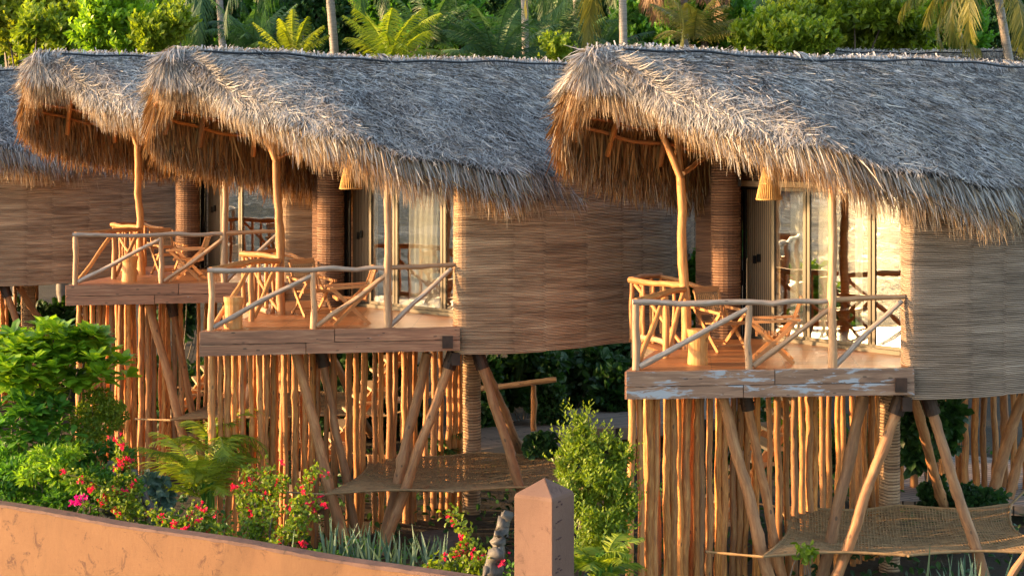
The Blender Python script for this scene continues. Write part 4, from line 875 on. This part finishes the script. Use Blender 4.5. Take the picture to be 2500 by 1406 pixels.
# garden plants in front of and between the huts
def shrub(name, label, cat, base, blobs, n, L, W, mat, seed, up=.4, rounded=False, group=None, stems=10, r=.02, fold=.15, spr=0):
    rs = RS(seed); t = thing(name, label, cat, base, 0, group, True); b = MB(); branches(b, rs, base, blobs, r, stems); b.build('stem', M['bark'], t)
    b = MB(); leafy(b, rs, blobs, n, L, W, up, rounded, fold)
    if spr: sprigs(b, rs, blobs, spr, .28, L, W)
    b.build('foliage', M[mat], t); return t
def rosettes(name, label, base, blobs, seed, n, L, W, mat, k=9):
    rs = RS(seed); t = thing(name, label, 'tree', base, 0, None, True); b = MB(); branches(b, rs, base, blobs, .05, 12); b.build('trunk', M['bark'], t)
    P, d, idx = blob_pts(rs, blobs, n); b = MB(); bt = rs.rand(n)*.5
    for j in range(k):
        a = j/k*6.283+rs.rand(n); el = rs.uniform(-.1, .9, n); D = np.stack([np.cos(a)*np.cos(el), np.sin(a)*np.cos(el), np.sin(el)], -1)+d*.35; N = np.stack([-np.cos(a)*np.sin(el), -np.sin(a)*np.sin(el), np.cos(el)], -1)+rs.normal(0, .15, (n, 3))
        leaves(b, P, D, N, rs.uniform(*L, n), rs.uniform(*W, n), .12, np.clip(bt+rs.rand(n)*.5, 0, 1), True)
    b.build('crown', M[mat], t)
def bp(L_): return [(*PX(px, py, Y), rx*Y/F, rx*Y/F*.9, ry*Y/F) for px, py, Y, rx, ry in L_]
rosettes('almond_tree', 'bright green round-leaved tree in front of the leftmost hut', (-7.6, 27.5, 0), bp([(40, 850, 26.5, 70, 38), (130, 830, 26.5, 80, 34), (210, 850, 26.5, 60, 36), (80, 900, 26.2, 90, 36), (190, 905, 26.2, 80, 34), (275, 905, 26.4, 50, 28), (20, 925, 26, 50, 26), (150, 935, 26.6, 90, 22)]), 401, 175, (.2, .33), (.11, .17), 'leaf_bright')
rosettes('almond_tree', 'small round-leaved sapling below the large round-leaved tree', (-7.7, 26, 0), bp([(50, 1040, 25.6, 60, 40), (30, 1000, 25.6, 40, 22), (150, 1050, 26, 50, 26), (110, 1000, 26, 60, 22)]), 402, 60, (.2, .32), (.09, .13), 'leaf_mid')
shrub('fine_shrub', 'fine-leaved light green shrub left of the pole screen', 'shrub', (-6.5, 26.6, 0), bp([(225, 985, 26.4, 50, 30), (280, 1000, 26.4, 40, 26), (250, 1040, 26.4, 60, 34), (200, 1080, 26.2, 60, 30)]), 5200, (.045, .075), (.025, .04), 'leaf_bushy', 403)
shrub('dark_shrub', 'dark leafy shrub at lower left behind the wall', 'shrub', (-7, 25.4, 0), bp([(60, 1110, 25.6, 90, 50), (180, 1130, 25.5, 90, 55), (90, 1180, 25.1, 110, 45), (210, 1200, 25, 90, 45), (20, 1200, 25.2, 60, 45), (270, 1120, 25.8, 50, 50)]), 9000, (.07, .13), (.035, .06), 'leaf_mid', 404)
shrub('compound_leaf_shrub', 'shrub with drooping leaflets above the flowering branch', 'shrub', (-6.6, 25.2, .2), bp([(170, 1115, 25, 60, 24), (100, 1150, 25, 50, 26), (190, 1170, 24.8, 50, 22)]), 1600, (.09, .15), (.03, .045), 'leaf_bright', 405)
def areca(px, py, Y, L, nf, label, seed, mat='leaf_palm', el=(.5, 1.45), dr=(.8, 1.9), lf=.3):
    p = PX(px, py, Y); t = thing('feathery_palm', label, 'palm', p, 0, 'feathery garden palms', True); rs = RS(seed); b = MB()
    for _ in range(6): q = p+rs.normal(0, .08, 3)*[1, 1, 0]; tube(b, [q-[0, 0, .6], q+[0, 0, .25]], .025, 6)
    b.build('stem', M['leaf_mid'], t); 
    for i_ in range(nf): b = MB(); frond(b, rs, p+rs.normal(0, .08, 3), rs.rand()*6.283, rs.uniform(*el), L*rs.uniform(.7, 1.15), rs.uniform(*dr), lf, .024, 26, rs.rand()*.7+.2, .22, r=.009); b.build('frond', M[mat], t)
areca(500, 1215, 26.6, 1.35, 24, 'bright feathery palm growing in front of the pole screen at left', 501); areca(520, 1100, 27.4, 1.1, 14, 'feathery palm fronds rising behind the free-standing pole', 502)
areca(1465, 1400, 21.5, .7, 16, 'small feathery palm at the bottom right of the pillar', 503, lf=.24); areca(1080, 1120, 31, .8, 10, 'dark little palm beneath the middle hut net', 504, 'palm_dark')
shrub('green_bush', 'tall glossy yellow-green bush between the pillar and the right pole screen', 'bush', (1.5, 22.6, 0), bp([(1400, 1060, 23.2, 30, 38), (1385, 1120, 23, 28, 40), (1440, 1110, 23, 34, 32), (1500, 1110, 23, 34, 40), (1420, 1180, 22.8, 50, 42), (1490, 1190, 22.8, 45, 45), (1440, 1260, 22.6, 55, 48), (1500, 1280, 22.6, 40, 50), (1450, 1340, 22.4, 60, 45), (1400, 1230, 22.8, 35, 40), (1520, 1230, 22.8, 25, 45), (1470, 1380, 22.3, 55, 30), (1420, 1035, 23.2, 16, 22)]), 8500, (.06, .11), (.028, .048), 'leaf_bushy', 405, rounded=False, stems=10, r=.03, spr=260)
def boug(label, base, tips, seed, nfl=22, nl=95, mag=False, w_=1.):
    rs = RS(seed); t = thing('bougainvillea', label, 'flowering shrub', base, 0, 'red flowering bougainvillea', True); st = MB(); lf = MB(); fl_ = MB()
    for (px, py, Y, fr) in tips:
        e = PX(px, py, Y); bs = np.array(base)+rs.normal(0, .1, 3)*[1, 1, 0]; mid = (bs+e)/2+[rs.normal(0, .12), rs.normal(0, .1), .18]; q = np.linspace(0, 1, 14)[:, None]; P = bs*(1-q)**2+2*mid*q*(1-q)+e*q**2+rs.normal(0, .015, (14, 3))
        tube(st, P, np.linspace(.012, .004, 14), 5, .5, False)
        n = int(nl*np.linalg.norm(e-bs)*2.2); i_ = rs.rand(n)*.95+.05; C = np.stack([np.interp(i_, q[:, 0], P[:, k]) for k in range(3)], -1)+rs.normal(0, .055*w_, (n, 3))
        D = rdir(rs, n); leaves(lf, C, D, rdir(rs, n)+[0, 0, .6], rs.uniform(.05, .085, n), rs.uniform(.035, .055, n), .15, rs.rand(n), True)
        n = int(nfl*fr*.7)+3; nc = max(2, int(4*fr)); ic = 1-rs.rand(nc)**1.3*.5; CC = np.stack([np.interp(ic, q[:, 0], P[:, k]) for k in range(3)], -1)+rs.normal(0, .07*w_, (nc, 3)); C0 = CC[rs.randint(0, nc, n)]+rs.normal(0, .028, (n, 3))
        for j in range(3): leaves(fl_, C0, rdir(rs, n)+[0, 0, .2], rdir(rs, n), rs.uniform(.03, .046, n), rs.uniform(.026, .04, n), .25, rs.rand(n), True)
    st.build('stem', M['bark'], t); lf.build('foliage', M['leaf_bushy'], t); fl_.build('blossom', M['flower_mag' if mag else 'flower'], t)
boug('bougainvillea arching left over the wall with a line of red blossom', tuple(PX(330, 1270, 24.2)), [(150, 1150, 24.3, 1.2), (215, 1185, 24.2, 1), (260, 1200, 24.1, .7), (290, 1240, 24, .8), (240, 1225, 24.2, .6)], 601)
boug('upright bougainvillea stem with a red flower spike before the driftwood', tuple(PX(310, 1270, 24.4)), [(300, 1075, 24.6, 2.2), (325, 1180, 24.5, .8), (305, 1120, 24.5, .9)], 602, w_=.7)
boug('low magenta bougainvillea clump close to the wall top at left', tuple(PX(215, 1240, 24.2)), [(195, 1220, 24.1, 1.4)], 607, 26, 10, True)
boug('low red bougainvillea in the middle of the wall planting', tuple(PX(450, 1310, 23.6)), [(400, 1285, 23.6, 1), (440, 1300, 23.4, 1.2), (480, 1240, 23.8, 1), (500, 1290, 23.5, .6), (350, 1250, 24, .3), (560, 1300, 23.4, .1), (520, 1250, 23.8, .2)], 603)
boug('climbing bougainvillea with red blossom against the pole screen', tuple(PX(640, 1330, 23.8)), [(610, 1150, 24.6, 1.2), (650, 1140, 24.6, .9), (600, 1180, 24.6, .8), (690, 1160, 24.4, .1), (620, 1200, 24.4, .6)], 604)
boug('leaning bougainvillea with red tips left of the spiky plants', tuple(PX(690, 1330, 23.4)), [(780, 1140, 24.2, .9), (770, 1230, 23.8, 1.2), (720, 1300, 23.2, .6), (740, 1240, 23.8, .2)], 605)
boug('red-tipped bougainvillea left of the pointed pillar', tuple(PX(1120, 1420, 21.5)), [(1095, 1250, 21.9, 1.4), (1060, 1370, 21.6, .1), (1150, 1330, 21.6, .8), (1180, 1370, 21.4, .6), (1230, 1350, 21.2, .2), (1110, 1340, 21.6, .6), (1200, 1390, 21.2, .4), (1040, 1400, 21.6, .1)], 606)
def snake(px, py, Y, n, label, seed, spread=.5, L=(.35, .62)):
    p = PX(px, py, Y); t = thing('snake_plant', label, 'plant', p, 0, 'grey-green spiky clumps', True); rs = RS(seed); b = MB()
    P = p+rs.normal(0, 1, (n, 3))*[spread*.6, spread*.4, 0]; D = rs.normal(0, .22, (n, 3)); D[:, 2] = 1; blades(b, P, D, rdir(rs, n)*[1, 1, 0], rs.uniform(*L, n), rs.uniform(.035, .055, n), 0, rs.rand(n), tip=.1, seg=4); b.build('leaf_blades', M['snake'], t)
snake(845, 1375, 23.2, 42, 'grey-green spiky clump left of the slanted pole foot', 701, .4); snake(975, 1390, 22.8, 56, 'grey-green spiky clump right of the slanted pole foot', 702, .55)
snake(2350, 1455, 23, 30, 'dark spiky clump under the nearest hut net', 703, .6)
# low ground cover
rs = RS(77); b = MB(); n = 9000; q = rs.rand(n); P = np.zeros((n, 3)); s_ = rs.rand(n)*12.6; off = rs.rand(n)**1.3*2.4+.25
P[:, :2] = WA+wd*s_[:, None]-wn*off[:, None]; P[:, 2] = rs.uniform(.5, 1., n)+.45*np.sin(s_*2.3)*.4+.15*(s_ < 5.5); P[:, 2] = np.minimum(P[:, 2], 1.55); D = rdir(rs, n); D[:, 2] = abs(D[:, 2])
leaves(b, P, D, rdir(rs, n)+[0, 0, 1.2], rs.uniform(.06, .12, n), rs.uniform(.04, .07, n), .15, rs.rand(n), True); tag(b.build('ground_cover', M['leaf_mid']), 'low green leafy ground cover along the inner side of the wall', 'ground cover', kind='stuff')
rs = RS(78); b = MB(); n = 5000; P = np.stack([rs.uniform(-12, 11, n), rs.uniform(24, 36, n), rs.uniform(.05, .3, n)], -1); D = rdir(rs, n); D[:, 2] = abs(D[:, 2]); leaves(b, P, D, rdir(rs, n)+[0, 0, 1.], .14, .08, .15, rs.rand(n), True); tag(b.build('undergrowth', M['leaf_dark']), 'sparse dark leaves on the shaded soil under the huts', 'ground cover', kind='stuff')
# dark plants behind
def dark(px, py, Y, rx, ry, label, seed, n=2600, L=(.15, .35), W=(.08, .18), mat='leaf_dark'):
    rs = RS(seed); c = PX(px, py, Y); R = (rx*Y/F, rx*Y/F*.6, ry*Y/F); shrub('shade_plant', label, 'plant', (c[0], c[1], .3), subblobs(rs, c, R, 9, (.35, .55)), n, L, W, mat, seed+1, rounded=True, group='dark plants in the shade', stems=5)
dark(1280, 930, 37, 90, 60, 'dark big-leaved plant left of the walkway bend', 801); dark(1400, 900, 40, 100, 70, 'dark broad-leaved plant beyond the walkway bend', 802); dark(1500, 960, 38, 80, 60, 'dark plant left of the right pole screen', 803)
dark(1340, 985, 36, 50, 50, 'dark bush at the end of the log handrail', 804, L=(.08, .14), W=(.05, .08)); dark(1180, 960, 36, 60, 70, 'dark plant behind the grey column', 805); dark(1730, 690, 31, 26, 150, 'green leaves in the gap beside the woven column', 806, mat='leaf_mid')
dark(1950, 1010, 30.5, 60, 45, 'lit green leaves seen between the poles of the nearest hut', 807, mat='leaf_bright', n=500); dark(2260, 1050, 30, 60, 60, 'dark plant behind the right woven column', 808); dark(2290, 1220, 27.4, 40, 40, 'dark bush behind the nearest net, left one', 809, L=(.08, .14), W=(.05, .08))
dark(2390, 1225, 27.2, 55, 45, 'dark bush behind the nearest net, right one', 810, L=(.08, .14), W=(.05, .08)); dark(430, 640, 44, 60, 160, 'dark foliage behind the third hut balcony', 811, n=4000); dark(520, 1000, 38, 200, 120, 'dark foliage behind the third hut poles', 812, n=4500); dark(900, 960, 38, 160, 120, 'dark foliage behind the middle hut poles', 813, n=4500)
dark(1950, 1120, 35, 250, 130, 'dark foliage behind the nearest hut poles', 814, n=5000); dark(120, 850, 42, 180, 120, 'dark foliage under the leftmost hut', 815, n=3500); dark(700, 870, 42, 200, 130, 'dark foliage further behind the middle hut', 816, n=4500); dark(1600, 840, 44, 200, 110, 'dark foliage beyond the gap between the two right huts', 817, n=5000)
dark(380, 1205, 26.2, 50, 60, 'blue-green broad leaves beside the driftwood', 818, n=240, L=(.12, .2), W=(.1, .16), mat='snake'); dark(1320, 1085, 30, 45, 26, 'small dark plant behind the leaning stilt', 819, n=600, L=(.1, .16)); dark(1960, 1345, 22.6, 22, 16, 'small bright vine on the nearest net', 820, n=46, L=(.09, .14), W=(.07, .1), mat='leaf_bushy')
def drift(label, pts, r, seed):
    b0 = PX(*pts[0]); t = thing('driftwood', label, 'driftwood', b0, 0, None, True); rs = RS(seed); b = MB(); P = np.array([PX(*p) for p in pts]); q = np.linspace(0, 1, 22); Q_ = np.stack([np.interp(q, np.linspace(0, 1, len(P)), P[:, k]) for k in range(3)], -1)+rs.normal(0, .02, (22, 3))
    tube(b, Q_, r*(1-.45*q)*(1+rs.normal(0, .17, 22)), 12, .5); 
    for _ in range(5): k = rs.randint(2, 18); dv = rs.normal(0, .1, 3)*[1, 1, .3]; tube(b, [Q_[k], Q_[k]+dv, Q_[k]+dv*1.3+[0, 0, rs.normal(0, .08)]], [r*.6, r*.45, r*.15], 7)
    b.build('log', M['drift'], t, smooth=True)
drift('weathered grey driftwood stump behind the red flower spike', [(285, 1260, 25.6), (280, 1180, 25.6), (275, 1130, 25.6)], .2, 31); drift('grey forked driftwood branch behind the bougainvillea', [(375, 1265, 25.2), (350, 1200, 25.3), (325, 1140, 25.4)], .08, 32)
drift('weathered driftwood trunk standing left of the pillar', [(1190, 1430, 21.2), (1215, 1350, 21.2), (1225, 1300, 21.3), (1238, 1255, 21.3)], .12, 33)
# flat stepping stone under the middle hut
b = MB(); th = np.linspace(0, 6.283, 22)[:-1]; c_ = PX(1085, 1325, 27.8); prism(b, [(c_[0]+.42*math.cos(a)*(1+.1*math.sin(3*a)), c_[1]+.42*math.sin(a)) for a in th], .05, .3); tag(b.build('stone_slab', flat('stone', (.09, .07, .06), .9, 0, .4)), 'flat round stone slab on the soil under the middle hut', 'stone')
for o in sc.objects:
    if '_w' in o: del o['_w']
